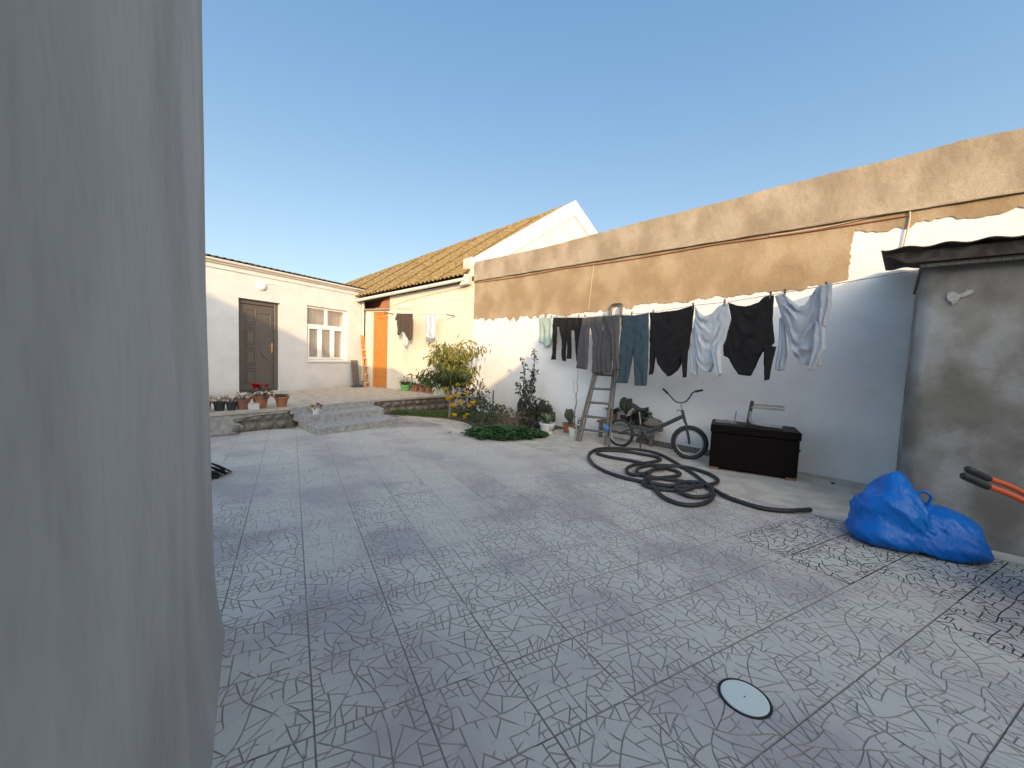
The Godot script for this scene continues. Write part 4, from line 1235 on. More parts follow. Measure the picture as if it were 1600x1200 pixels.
	for g in back:
		var o := thing(g[0], g[1], g[2], Vector3.ZERO, 0.0, "washing on the short line")
		frame(o, Vector3(1.95, 0, -12.75) + Vector3(-0.841, 0, 0.541) * (0.35 if g[0] != "rag" else 0.31) + Vector3(0.541, 0, 0.841) * 1.9, Vector2(0.541, 0.841))
		for p in g[4]:
			sd += 1.0
			s = new_st()
			cloth(s, p[1], 1.9, 0.0, 0.014, 2, 0.012, 0, 0, sd)
			commit(s, p[0], M[g[3]], o)

# ------------------------------------------------------------------ yard things
func make_ladder() -> void:
	var l := thing("wooden_ladder", "weathered grey wooden ladder leaning on the white wall", "ladder", Vector3(4.49, 0, -5.26))
	var o := l.position
	var fl := Vector3(4.37, 0.0, -5.49) - o
	var fr := Vector3(4.615, 0.0, -5.04) - o
	var tl := Vector3(5.19, 2.40, -5.70) - o
	var tr := Vector3(5.25, 2.42, -5.50) - o
	for e in [[fl, tl], [fr, tr]]:
		var s := new_st()
		var p := PackedVector3Array()
		for k in 9:
			var q: Vector3 = e[0].lerp(e[1], k / 8.0)
			p.append(q + Vector3(noise.get_noise_1d(k * 37.0), 0, noise.get_noise_1d(k * 51.0 + 7)) * 0.015)
		tube(s, p, 0.026, 8)
		commit(s, "rail", M.old_wood, l)
	# second, thinner leg folded against the far rail
	var s2 := new_st()
	rod(s2, fl + Vector3(0.02, 0, 0.07), fl.lerp(tl, 0.6) + Vector3(0.01, 0, 0.045), 0.018, 7)
	commit(s2, "brace", M.old_wood, l)
	s2 = new_st()
	rod(s2, fr + Vector3(0.01, 0, 0.08), fr.lerp(tr, 0.6) + Vector3(0.01, 0, 0.05), 0.018, 7)
	commit(s2, "brace", M.old_wood, l)
	for t in [0.09, 0.185, 0.285, 0.385, 0.49, 0.60, 0.72, 0.84]:
		part_rod("rung", M.old_wood, l, fl.lerp(tl, t), fr.lerp(tr, t) + Vector3(0, rnd(-0.01, 0.01), 0), 0.022, 7)
	var s := new_st()
	tube(s, smooth_path(PackedVector3Array([tl + Vector3(0, -0.25, 0), tl, tl.lerp(tr, 0.1) + Vector3(0, 0.06, 0), tl.lerp(tr, 0.9) + Vector3(0, 0.05, 0), tr, tr + Vector3(0, -0.2, 0)]), 5), 0.018, 7)
	commit(s, "hooked_top", M.rusty_pole, l)
	# blue tape tied near the foot of the near rail
	s = new_st()
	var c := fr.lerp(tr, 0.12)
	lathe(s, [Vector2(0.0, -0.05), Vector2(0.04, -0.045), Vector2(0.055, -0.01), Vector2(0.045, 0.03), Vector2(0.0, 0.05)], 10, c)
	for k in 5:
		rod(s, c, c + rdir() * 0.08, 0.012, 5, 0.006)
	commit(s, "tied_rag", M.blue_tape, l)

func wheel(parent: Node, c: Vector3, turn: float, tyre_r: float, tyre_t: float) -> void:
	var w := Node3D.new()
	w.name = "wheel"
	parent.add_child(w, true)
	w.position = c
	w.rotation.y = turn
	var s := new_st()
	torus(s, tyre_r - tyre_t, tyre_t, 40, 10, Transform3D())
	commit(s, "tyre", M.black_rubber, w)
	s = new_st()
	torus(s, tyre_r - tyre_t * 2.05, 0.012, 40, 6, Transform3D())
	commit(s, "rim", M.chrome_worn, w)
	s = new_st()
	rod(s, Vector3(0, 0, -0.045), Vector3(0, 0, 0.045), 0.017, 10)
	commit(s, "hub", M.dark_metal, w)
	s = new_st()
	for k in 20:
		var a := TAU * k / 20
		rod(s, Vector3(cos(a + 0.5 * (1 - 2 * (k % 2))) * 0.016, sin(a + 0.5 * (1 - 2 * (k % 2))) * 0.016, 0.025 * (1 - 2 * (k % 2))), Vector3(cos(a), sin(a), 0) * (tyre_r - tyre_t * 2.1), 0.0016, 4)
	commit(s, "spokes", M.chrome_worn, w)

func make_bike() -> void:
	var b := thing("bicycle", "old dark child's bicycle without pedals standing by the wall", "bicycle")
	frame(b, Vector3(4.829, 0, -4.918), Vector2(0.362, 0.932))
	wheel(b, Vector3(0.0, 0.235, 0), 0.0, 0.235, 0.024)
	wheel(b, Vector3(1.10, 0.26, 0), 0.22, 0.26, 0.034)
	var s := new_st()
	tube(s, PackedVector3Array([Vector3(0.44, 0.32, 0), Vector3(0.56, 0.375, 0), Vector3(0.985, 0.645, 0)]), [0.030, 0.034, 0.030], 10)
	commit(s, "main_tube", M.bike_paint, b)
	s = new_st()
	rod(s, Vector3(0.385, 0.24, 0), Vector3(0.335, 0.44, 0), 0.02, 8)
	commit(s, "seat_tube", M.bike_paint, b)
	for z in [-0.045, 0.045]:
		s = new_st()
		tube(s, PackedVector3Array([Vector3(0.0, 0.235, z), Vector3(0.2, 0.245, z), Vector3(0.385, 0.25, z * 0.4)]), 0.011, 7)
		commit(s, "chain_stay", M.bike_paint, b)
		s = new_st()
		tube(s, PackedVector3Array([Vector3(0.0, 0.235, z), Vector3(0.345, 0.42, z * 0.4)]), 0.010, 7)
		commit(s, "seat_stay", M.bike_paint, b)
	part_rod("seat_post", M.chrome_worn, b, Vector3(0.345, 0.40, 0), Vector3(0.295, 0.66, 0), 0.0125, 8)
	# saddle
	s = new_st()
	s.set_smooth_group(1)
	var rings := []
	for i in 11:
		var t := i / 10.0
		var x := lerpf(0.155, 0.45, t)
		var hw := lerpf(0.085, 0.022, smoothstep(0.15, 0.85, t)) * (0.55 if i == 0 else 1.0) * (0.6 if i == 10 else 1.0)
		var y := 0.70 + 0.028 * cos(t * 5.0) - 0.012 * t
		var ring := []
		for k in 12:
			var a := TAU * k / 12
			ring.append(Vector3(x, y + 0.030 * sin(a) * (1.0 if sin(a) > 0 else 1.3), hw * cos(a)))
		rings.append(ring)
	for i in 10:
		for k in 12:
			quad(s, rings[i][k], rings[i + 1][k], rings[i + 1][(k + 1) % 12], rings[i][(k + 1) % 12])
	for e in [0, 10]:
		for k in range(1, 11): tri(s, rings[e][0], rings[e][k], rings[e][k + 1])
	commit(s, "saddle", M.black_rubber, b)
	s = new_st()
	rod(s, Vector3(0.18, 0.655, 0.03), Vector3(0.40, 0.67, 0.01), 0.006, 6)
	rod(s, Vector3(0.18, 0.655, -0.03), Vector3(0.40, 0.67, -0.01), 0.006, 6)
	commit(s, "saddle_rail", M.chrome_worn, b)
	part_rod("head_tube", M.bike_paint, b, Vector3(1.02, 0.555, 0), Vector3(0.965, 0.735, 0), 0.022, 10)
	part_rod("stem", M.chrome_worn, b, Vector3(0.967, 0.73, 0), Vector3(0.935, 0.845, 0), 0.014, 8)
	# fork, steered a little
	var st := Vector3(cos(0.22), 0, -sin(0.22))
	var sd := Vector3(sin(0.22), 0, cos(0.22))
	for g in [-1.0, 1.0]:
		s = new_st()
		tube(s, smooth_path(PackedVector3Array([Vector3(1.02, 0.555, 0) + sd * 0.02 * g, Vector3(1.035, 0.53, 0) + sd * 0.055 * g, Vector3(1.06, 0.42, 0) + sd * 0.06 * g, Vector3(1.085, 0.33, 0) + sd * 0.055 * g, Vector3(1.10, 0.26, 0) + sd * 0.05 * g]), 4), 0.014, 8)
		commit(s, "fork_blade", M.bike_paint, b)
	# high-rise handlebar, twisted to face the yard
	var ax := Vector3(0.80, 0, -0.60)
	var c := Vector3(0.935, 0.845, 0)
	s = new_st()
	var hb := PackedVector3Array()
	for p in [[-0.27, 0.20, -0.02], [-0.20, 0.13, 0.0], [-0.13, 0.06, 0.01], [-0.07, 0.01, 0.01], [0.0, 0.0, 0.0], [0.07, 0.02, 0.01], [0.12, 0.08, 0.01], [0.17, 0.16, 0.0], [0.25, 0.185, -0.02], [0.33, 0.20, -0.05]]:
		hb.append(c + ax * p[0] + Vector3(0, p[1], 0) + Vector3(0.6, 0, 0.8) * p[2])
	hb = smooth_path(hb, 4)
	tube(s, hb, 0.011, 8)
	commit(s, "handlebar", M.rusty_pole, b)
	for e in [[0, 4], [hb.size() - 1, hb.size() - 7]]:
		part_rod("grip", M.black_rubber, b, hb[e[0]], hb[e[1]], 0.017, 8)
	s = new_st()
	tube(s, PackedVector3Array([Vector3(0.96, 0.72, 0.01), Vector3(0.91, 0.735, 0.03), Vector3(0.905, 0.70, 0.03)]), 0.007, 6)
	commit(s, "brake_bridge", M.dark_metal, b)
	# crank, no pedals
	s = new_st()
	rod(s, Vector3(0.385, 0.245, -0.05), Vector3(0.385, 0.245, 0.06), 0.022, 10)
	rod(s, Vector3(0.385, 0.245, 0.05), Vector3(0.30, 0.265, 0.055), 0.010, 6)
	commit(s, "crank", M.dark_metal, b)
	s = new_st()
	torus(s, 0.065, 0.007, 24, 6, Transform3D(Basis(), Vector3(0.385, 0.245, 0.035)))
	commit(s, "chainring", M.dark_metal, b)
	# prop stand under the frame
	s = new_st()
	rod(s, Vector3(0.36, 0.24, 0.03), Vector3(0.40, 0.0, 0.10), 0.012, 6)
	commit(s, "kickstand", M.dark_metal, b)

func make_chest() -> void:
	var c := thing("wooden_chest", "black-brown wooden chest standing against the white wall", "chest")
	frame(c, Vector3(5.042, 0, -3.425), Vector2(0.543, 0.843))
	var L := 1.0
	part_box("body", M.dark_chest_wood, c, Vector3(0, 0.045, -0.57), Vector3(L, 0.52, 0), 0.008)
	part_box("lid", M.dark_chest_wood, c, Vector3(-0.012, 0.523, -0.58), Vector3(L + 0.012, 0.63, 0.012), 0.012)
	for p in [[0.0, 0.0], [L - 0.12, 0.0], [0.0, -0.49], [L - 0.12, -0.49]]:
		var s := new_st()
		prism(s, PackedVector2Array([Vector2(p[0] + 0.01, 0.0), Vector2(p[0] + 0.11, 0.0), Vector2(p[0] + 0.12, 0.044), Vector2(p[0], 0.044)]), p[1] - 0.075, p[1] - 0.004)
		commit(s, "foot", M.old_clay, c)
	for k in 1:
		var s := new_st()
		tube(s, smooth_path(PackedVector3Array([Vector3(L + 0.002, 0.40, -0.36), Vector3(L + 0.035, 0.37, -0.33), Vector3(L + 0.04, 0.35, -0.28), Vector3(L + 0.035, 0.37, -0.23), Vector3(L + 0.002, 0.40, -0.20)]), 4), 0.01, 6)
		commit(s, "side_handle", M.dark_metal, c)
	# iron bracket lying on it: an upright with two pairs of arms
	var b := thing("iron_bracket", "flaking white iron bracket standing on the chest lid", "bracket")
	frame(b, Vector3(5.042, 0.63, -3.425), Vector2(0.543, 0.843))
	var s := new_st()
	box(s, Vector3(-0.022, 0, -0.016), Vector3(0.022, 0.34, 0.016), 0.004, Transform3D(Basis(Vector3(0, 0, 1), -0.10), Vector3(0.43, 0.0, -0.26)))
	commit(s, "upright", M.rusty_pole, b)
	for e in [[-0.02, 0.285], [0.03, 0.25]]:
		s = new_st()
		box(s, Vector3(0.0, -0.014, -0.014), Vector3(0.38, 0.014, 0.014), 0.003, Transform3D(Basis(Vector3.UP, 0.12), Vector3(0.46, e[1], -0.26 + e[0])))
		commit(s, "arm", M.rusty_white_paint, b)
	for e in [-0.03, 0.035]:
		s = new_st()
		tube(s, smooth_path(PackedVector3Array([Vector3(0.455, 0.20, -0.26 + e), Vector3(0.45, 0.08, -0.255 + e), Vector3(0.50, 0.035, -0.25 + e), Vector3(0.64, 0.022, -0.235 + e), Vector3(0.82, 0.02, -0.215 + e)]), 4), 0.018, 7)
		commit(s, "arm", M.rusty_white_paint, b)
	# thin wire stub and crumpled film at the other end of the lid
	var w := thing("plastic_sheet", "crumpled clear plastic sheet lying on the chest lid", "plastic sheet")
	frame(w, Vector3(5.042, 0.63, -3.425), Vector2(0.543, 0.843))
	s = new_st()
	crumple(s, 0.26, 0.16, 0.045, 5.0, Vector3(0.17, 0.004, -0.28))
	commit(s, "film", M.glass, w)
	part_rod("wire", M.rusty_pole, w, Vector3(0.27, 0.004, -0.30), Vector3(0.285, 0.17, -0.31), 0.006, 6)

func crumple(s: SurfaceTool, lx: float, lz: float, h: float, sd: float, at: Vector3) -> void:
	s.set_smooth_group(1)
	var n := 14
	var g := func(i: int, j: int) -> Vector3:
		var u := float(i) / n - 0.5
		var v := float(j) / n - 0.5
		var e := maxf(0.0, 1.0 - 3.2 * (u * u + v * v))
		return at + Vector3(u * lx, h * e * (0.6 + 0.9 * absf(noise.get_noise_2d(u * 300 + sd * 50, v * 300))), v * lz)
	for i in n:
		for j in n: quad(s, g.call(i, j), g.call(i, j + 1), g.call(i + 1, j + 1), g.call(i + 1, j))

func make_hose() -> void:
	var raw := [[4.55, -1.96], [4.32, -2.04], [4.15, -2.2], [4.11, -2.41], [4.13, -2.62], [4.24, -2.85], [4.5, -3.24], [4.68, -3.59], [4.84, -3.9], [4.95, -4.2], [4.92, -4.45], [4.72, -4.66], [4.4, -4.8], [4.09, -4.72], [3.78, -4.45], [3.58, -4.1], [3.52, -3.76], [3.56, -3.48], [3.67, -3.27], [3.81, -3.09], [4.01, -2.95], [4.21, -2.89], [4.44, -2.9], [4.62, -3.02], [4.72, -3.22], [4.71, -3.42], [4.62, -3.58], [4.49, -3.69], [4.29, -3.77], [4.05, -3.74], [3.87, -3.61], [3.85, -3.46], [3.95, -3.3], [4.07, -3.13], [4.11, -2.98], [4.0, -2.89], [3.82, -2.91], [3.65, -3.01], [3.56, -3.16], [3.62, -3.28], [3.78, -3.33], [4.01, -3.29], [4.26, -3.29], [4.39, -3.4], [4.38, -3.58], [4.29, -3.8], [4.19, -4.1], [4.06, -4.35], [4.04, -4.56], [4.21, -4.69], [4.5, -4.57], [4.68, -4.3], [4.76, -4.06], [4.66, -3.93], [4.42, -3.88], [4.14, -3.87], [3.92, -3.81], [3.77, -3.68], [3.74, -3.54], [3.91, -3.52], [4.2, -3.6], [4.42, -3.62], [4.3, -3.56], [4.08, -3.55], [3.81, -3.36], [3.59, -3.09], [3.45, -2.84], [3.44, -2.64], [3.56, -2.54], [3.79, -2.55], [4.02, -2.65], [4.17, -2.79], [4.19, -2.93], [4.08, -3.04], [3.88, -3.02], [3.74, -2.88], [3.74, -2.74], [3.83, -2.66], [3.96, -2.64]]
	var base := PackedVector3Array()
	for p in raw: base.append(Vector3(p[0], 0, p[1]))
	base = smooth_path(base, 6)
	var r := 0.0225
	var n := base.size()
	var h := PackedFloat32Array()
	h.resize(n)
	for i in n:
		var y := r + 0.002
		if base[i].x > 4.4 + 0.319 * (base[i].z + 1.9): y += 0.011
		for j in range(0, i - 14):
			var d := Vector2(base[i].x - base[j].x, base[i].z - base[j].z).length()
			if d < 2.0 * r: y = maxf(y, h[j] + sqrt(maxf(0.0, 4 * r * r - d * d)) * 0.92)
		h[i] = minf(y, 0.16)
	for it in 3:
		var g := h.duplicate()
		for i in range(1, n - 1):
			var a := 0.0
			var c := 0.0
			for k in range(-4, 5):
				if i + k >= 0 and i + k < n: a += h[i + k]; c += 1.0
			g[i] = maxf(minf(h[i], r + 0.013), a / c)
		h = g
	for i in n: base[i].y = h[i]
	var s := new_st()
	tube(s, base, r, 10)
	var o := commit(s, "rubber_hose", M.hose_rubber)
	tag(o, "thick black rubber hose lying in loose coils on the paving", "hose")

func make_bag() -> void:
	var b := thing("plastic_bag", "full shiny blue plastic bag slumped against the shed foot", "bag", Vector3(4.50, 0, -1.22))
	frame(b, Vector3(4.54, 0.0, -1.22), Vector2(0.58, 0.81))
	# blended ellipsoids: [centre, radii]; local x runs along the shed, z towards the yard
	var E := [[Vector3(-0.15, 0.22, 0.0), Vector3(0.24, 0.26, 0.22)], [Vector3(-0.12, 0.43, -0.02), Vector3(0.085, 0.15, 0.08)], [Vector3(0.22, 0.17, -0.03), Vector3(0.24, 0.17, 0.18)], [Vector3(0.18, 0.07, 0.13), Vector3(0.22, 0.09, 0.12)], [Vector3(-0.20, 0.09, 0.06), Vector3(0.20, 0.11, 0.20)]]
	var f := func(p: Vector3) -> float:
		var acc := 0.0
		for e in E:
			var q: Vector3 = (p - e[0]) / e[1]
			acc += exp(-20.0 * (q.length() - 1.0) * e[1].x)
		return -log(acc) / 20.0
	var s := new_st()
	s.set_smooth_group(1)
	var nu := 110
	var nv := 56
	var o := Vector3(0.02, 0.16, 0.0)
	var grid := []
	for i in nu + 1:
		var row := []
		for j in nv + 1:
			var a := TAU * (i % nu) / nu
			var e := lerpf(-PI / 2, PI / 2, float(j) / nv)
			var d := Vector3(cos(e) * cos(a), sin(e), cos(e) * sin(a))
			var t := 0.0
			for k in 40:
				var v: float = f.call(o + d * t)
				if v > -0.001: break
				t += maxf(0.004, -v * 0.6)
			var p := o + d * t
			var cr := 1.0 - absf(noise.get_noise_3d(p.x * 190 + p.y * 120, p.y * 210, p.z * 190 - p.x * 90))
			var cr2 := 1.0 - absf(noise.get_noise_3d(p.x * 700, p.y * 420 + p.x * 300, p.z * 700 + 40))
			p += d * (0.06 * (pow(cr, 2.0) - 0.6) + 0.003 * (pow(cr2, 6.0) - 0.4))
			p.y = maxf(p.y, 0.013 + 0.004 * absf(noise.get_noise_2d(p.x * 500, p.z * 500)))
			row.append(p)
		grid.append(row)
	for i in nu:
		for j in nv: quad(s, grid[i][j], grid[i + 1][j], grid[i + 1][j + 1], grid[i][j + 1])
	commit(s, "sack", M.blue_film, b)
	s = new_st()
	tube(s, smooth_path(PackedVector3Array([Vector3(-0.01, 0.42, 0.0), Vector3(0.05, 0.47, 0.0), Vector3(0.10, 0.43, 0.0), Vector3(0.08, 0.36, 0.0)]), 4), 0.011, 6)
	commit(s, "handle_loop", M.blue_film, b)

func make_barrow() -> void:
	var w := thing("wheelbarrow", "orange tubular handles with black grips of a parked wheelbarrow", "wheelbarrow", Vector3(4.25, 0, -0.2))
	var o := w.position
	# rods run from the grips down to the tray, which stands out of view
	var g1 := Vector3(3.627, 0.87, -0.757) - o
	var g2 := Vector3(3.24, 0.892, -0.687) - o
	var dir := Vector3(0.68, -0.36, 0.50)
	for g in [g1, g2]:
		var s := new_st()
		var p: Vector3 = g
		var body := smooth_path(PackedVector3Array([p + dir * 0.12, p + dir * 0.32 + Vector3(0, 0.012, 0), p + dir * 0.6 + Vector3(0, -0.02, 0), p + dir * 1.0 + Vector3(0, -0.12, 0), p + dir * 1.6 + Vector3(0, -0.10, 0)]), 5)
		tube(s, body, 0.0165, 10)
		commit(s, "handle", M.orange_paint, w)
		s = new_st()
		tube(s, PackedVector3Array([p - dir * 0.01, p, p + dir * 0.04, p + dir * 0.13, p + dir * 0.145]), [0.014, 0.021, 0.0215, 0.0205, 0.018], 12)
		commit(s, "grip", M.black_rubber, w)
	var s3 := new_st()
	var tc := (g1 + g2) / 2 + dir * 1.15
	var bx := Transform3D(Basis(Vector3(dir.x, 0, dir.z).normalized(), Vector3.UP, Vector3(dir.x, 0, dir.z).normalized().cross(Vector3.UP)), Vector3(tc.x, 0, tc.z))
	var lo := [Vector3(-0.1, 0.30, -0.18), Vector3(0.45, 0.25, -0.15), Vector3(0.45, 0.25, 0.15), Vector3(-0.1, 0.30, 0.18)]
	var hi := [Vector3(-0.28, 0.52, -0.30), Vector3(0.68, 0.52, -0.28), Vector3(0.68, 0.52, 0.28), Vector3(-0.28, 0.52, 0.30)]
	for k in 4:
		quad(s3, bx * lo[k], bx * hi[k], bx * hi[(k + 1) % 4], bx * lo[(k + 1) % 4])
		quad(s3, bx * (lo[k] * 0.97 + Vector3(0, 0.012, 0)), bx * (hi[k] * 0.985), bx * (hi[(k + 1) % 4] * 0.985), bx * (lo[(k + 1) % 4] * 0.97 + Vector3(0, 0.012, 0)))
	quad(s3, bx * lo[0], bx * lo[1], bx * lo[2], bx * lo[3])
	commit(s3, "tray", M.dark_metal, w)
	for z in [-0.2, 0.2]:
		part_rod("leg", M.orange_paint, w, bx * Vector3(-0.12, 0.34, z), bx * Vector3(-0.15, 0.0, z), 0.014, 8)
	s3 = new_st()
	torus(s3, 0.15, 0.04, 28, 10, bx * Transform3D(Basis(), Vector3(0.72, 0.19, 0)))
	commit(s3, "tyre", M.black_rubber, w)

func make_cover() -> void:
	var c := thing("drain_cover", "round pale drain cover set in the paving", "drain cover", Vector3(1.735, 0, -0.928))
	var s := new_st()
	lathe(s, [Vector2(0.0, 0.0075), Vector2(0.090, 0.0075), Vector2(0.0935, 0.0055), Vector2(0.0935, 0.002)], 48, Vector3.ZERO, true)
	commit(s, "lid", M.cover_paint, c)
	s = new_st()
	lathe(s, [Vector2(0.0935, 0.0025), Vector2(0.1005, 0.0025), Vector2(0.1015, 0.0055), Vector2(0.1045, 0.0055), Vector2(0.1055, 0.001)], 48, Vector3.ZERO, true)
	commit(s, "seal_ring", M.black_gap, c)
	s = new_st()
	lathe(s, [Vector2(0.0, 0.0085), Vector2(0.0035, 0.0085), Vector2(0.004, 0.0076)], 10)
	commit(s, "centre_mark", M.dark_metal, c)

# ------------------------------------------------------------------ plants
func pot_prof(r0: float, r1: float, h: float, rim: float, lip: float) -> Array:
	return [Vector2(0.001, 0.0), Vector2(r0, 0.0), Vector2(lerpf(r0, r1, 0.8), h - rim), Vector2(r1 + lip, h - rim), Vector2(r1 + lip * 1.3, h), Vector2(r1 - 0.008, h), Vector2(r1 - 0.014, h - 0.025)]

func potted(called: String, label: String, at: Vector3, mat: String, r0: float, r1: float, h: float, lip: float, group: String = "potted plants") -> Node3D:
	var o := thing(called, label, "potted plant", at, rnd(0, 6), group)
	var s := new_st()
	lathe(s, pot_prof(r0, r1, h, h * 0.2, lip), 22, Vector3.ZERO, true)
	commit(s, "pot", M[mat], o)
	s = new_st()
	lathe(s, [Vector2(0.001, h - 0.022), Vector2(r1 - 0.011, h - 0.026)], 18)
	commit(s, "soil", M.earth, o)
	return o

func tuft(s: SurfaceTool, at: Vector3, n: int, spread: float, up: float, length: float, width: float, cols: Array, droop: float) -> void:
	for k in n:
		var a := rnd(0, TAU)
		var d := Vector3(cos(a) * spread, up * rnd(0.5, 1.2), sin(a) * spread).normalized()
		leaf(s, at + Vector3(cos(a), 0, sin(a)) * rnd(0, spread * 0.05), d, Vector3.UP, length * rnd(0.6, 1.1), width * rnd(0.7, 1.2), mixc(cols), droop)

func ball_leaves(s: SurfaceTool, c: Vector3, r: Vector3, n: int, length: float, width: float, cols: Array, droop: float, hang: float = 0.0, shell: float = 0.35) -> void:
	for k in n:
		var d := rdir()
		var p := c + d * r * pow(rng.randf(), shell)
		var dir := (d + rdir() * 0.8 + Vector3(0, -hang, 0)).normalized()
		leaf(s, p, dir, rdir() * 0.7 + Vector3.UP, length * rnd(0.6, 1.2), width * rnd(0.7, 1.2), mixc(cols), droop)

func bloom(s: SurfaceTool, c: Vector3, r: float, cols: Array) -> void:
	for ring in 3:
		var n := 9 - ring * 2
		for k in n:
			var a := TAU * k / n + ring * 0.4
			var d := Vector3(cos(a), 0.25 + ring * 0.55, sin(a)).normalized()
			leaf(s, c, d, Vector3.UP, r * (1.0 - ring * 0.18), r * 0.55, mixc(cols), 0.05)

const GREEN := [Color(0.045, 0.09, 0.022), Color(0.07, 0.13, 0.03), Color(0.035, 0.065, 0.02)]
const DULL := [Color(0.05, 0.065, 0.04), Color(0.075, 0.09, 0.05), Color(0.035, 0.045, 0.03)]

func make_pots() -> void:
	var RED := [Color(0.62, 0.02, 0.012), Color(0.5, 0.015, 0.01)]
	var DRY := [Color(0.32, 0.22, 0.17), Color(0.42, 0.33, 0.27), Color(0.20, 0.10, 0.07)]
	var row := [
		["old_clay", Vector3(-1.22, 0.36, -7.93), 0.075, 0.10, 0.17, "brown pot of dry stems nearest the grey wall"],
		["black_plastic", Vector3(-1.03, 0.36, -8.02), 0.065, 0.085, 0.15, "black plastic pot of dry stems, nearer the grey wall"],
		["black_plastic", Vector3(-0.87, 0.36, -8.06), 0.06, 0.08, 0.14, "black plastic pot of dry stems beside the brown clay pot"],
		["old_clay", Vector3(-0.72, 0.36, -8.12), 0.075, 0.11, 0.18, "brown clay pot of dry stems beside the small white box"],
	]
	for e in row:
		var o := potted("potted_plant", e[5], e[1], e[0], e[2], e[3], e[4], 0.006)
		var s := new_st()
		for k in 14:
			var a := rnd(0, TAU)
			var b := Vector3(cos(a), 0, sin(a))
			tube(s, PackedVector3Array([Vector3(0, e[4] - 0.03, 0), b * 0.06 + Vector3(0, e[4] + 0.06, 0), b * rnd(0.1, 0.16) + Vector3(0, e[4] + rnd(0.0, 0.10), 0)]), 0.0035, 4)
		commit(s, "stems", M.bark, o)
		s = new_st()
		ball_leaves(s, Vector3(0, e[4] + 0.05, 0), Vector3(0.13, 0.06, 0.13), 40, 0.05, 0.02, DRY, 0.2)
		commit(s, "foliage", M.foliage, o)
	var g := potted("potted_geranium", "terracotta pot with a bright red geranium", Vector3(-0.47, 0.36, -8.22), "terracotta", 0.085, 0.125, 0.22, 0.012)
	var s := new_st()
	ball_leaves(s, Vector3(0, 0.27, 0), Vector3(0.17, 0.08, 0.17), 90, 0.07, 0.06, [Color(0.09, 0.05, 0.035), Color(0.06, 0.09, 0.03), Color(0.16, 0.06, 0.045)], 0.15)
	commit(s, "foliage", M.foliage, g)
	for k in 9:
		s = new_st()
		var c := Vector3(rnd(-0.12, 0.10), 0.36 + rnd(-0.03, 0.06), rnd(-0.10, 0.10))
		for q in 10: bloom(s, c + rdir() * 0.02, 0.03, RED)
		commit(s, "flower", M.petals, g)
	var p2 := potted("potted_plant", "terracotta pot with pale green leaves at the end of the row by the steps", Vector3(-0.15, 0.36, -8.35), "terracotta", 0.075, 0.11, 0.19, 0.012)
	s = new_st()
	tuft(s, Vector3(0, 0.18, 0), 46, 0.9, 0.8, 0.17, 0.045, [Color(0.10, 0.16, 0.05), Color(0.20, 0.24, 0.10), Color(0.24, 0.17, 0.12)], 0.35)
	commit(s, "foliage", M.foliage, p2)
	# white box between the pots
	var bx := thing("small_box", "small white cardboard box between the clay pots", "box", Vector3(-0.56, 0.36, -8.06), 0.5)
	part_box("carton", M.white_plastic, bx, Vector3(-0.07, 0.0, -0.05), Vector3(0.07, 0.10, 0.05), 0.003)
	part_box("lid_flap", M.white_plastic, bx, Vector3(-0.072, 0.101, -0.052), Vector3(0.072, 0.106, 0.052), 0.001)
	# pot on the steps
	var st := potted("potted_pansy", "small white pot with pink and yellow flowers on the steps", Vector3(0.40, 0.24, -8.10), "white_plastic", 0.05, 0.07, 0.11, 0.004)
	s = new_st()
	ball_leaves(s, Vector3(0, 0.13, 0), Vector3(0.07, 0.04, 0.07), 30, 0.05, 0.03, GREEN, 0.2)
	commit(s, "foliage", M.foliage, st)
	for k in 7:
		s = new_st()
		var pink := k < 4
		var c := Vector3(0.06 if pink else -0.05, 0.17, 0) + rdir() * 0.035
		for q in 3: bloom(s, c + rdir() * 0.012, 0.034, [Color(0.55, 0.05, 0.22), Color(0.65, 0.10, 0.32)] if pink else [Color(0.65, 0.50, 0.06), Color(0.6, 0.42, 0.04)])
		commit(s, "flower", M.petals, st)
	st.rotation.y = -0.5
	# pots along the gabled house
	var right := [
		["green_plastic", Vector3(2.78, 0.36, -11.15), 0.10, 0.135, 0.17, "bright green plastic pot with a leafy plant by the orange door", 0.30, 60],
		["terracotta", Vector3(3.02, 0.36, -10.98), 0.085, 0.11, 0.17, "terracotta pot next to the green pot", 0.20, 26],
		["terracotta", Vector3(3.16, 0.36, -10.78), 0.075, 0.10, 0.16, "terracotta pot in the middle of three by the cream wall", 0.16, 24],
		["terracotta", Vector3(3.27, 0.36, -10.58), 0.075, 0.10, 0.17, "terracotta pot next to the tall cream bucket", 0.26, 26],
		["white_plastic", Vector3(3.38, 0.36, -10.36), 0.06, 0.075, 0.15, "narrow white pot beside the cream bucket", 0.22, 20],
	]
	for e in right:
		var o := potted("potted_plant", e[5], e[1], e[0], e[2], e[3], e[4], 0.008)
		s = new_st()
		tuft(s, Vector3(0, e[4] - 0.02, 0), e[7], 0.8, 1.0, e[6], 0.035, [Color(0.13, 0.14, 0.05), Color(0.09, 0.12, 0.04), Color(0.2, 0.15, 0.07)], 0.35)
		ball_leaves(s, Vector3(0, e[4] + e[6] * 0.4, 0), Vector3(e[6], e[6] * 0.55, e[6]) * 0.6, e[7], 0.07, 0.03, [Color(0.13, 0.14, 0.05), Color(0.09, 0.12, 0.04), Color(0.22, 0.16, 0.08)], 0.25)
		commit(s, "foliage", M.foliage, o)
	var bk := thing("bucket", "large cream plastic bucket on the terrace edge", "bucket", Vector3(3.42, 0.36, -10.10))
	s = new_st()
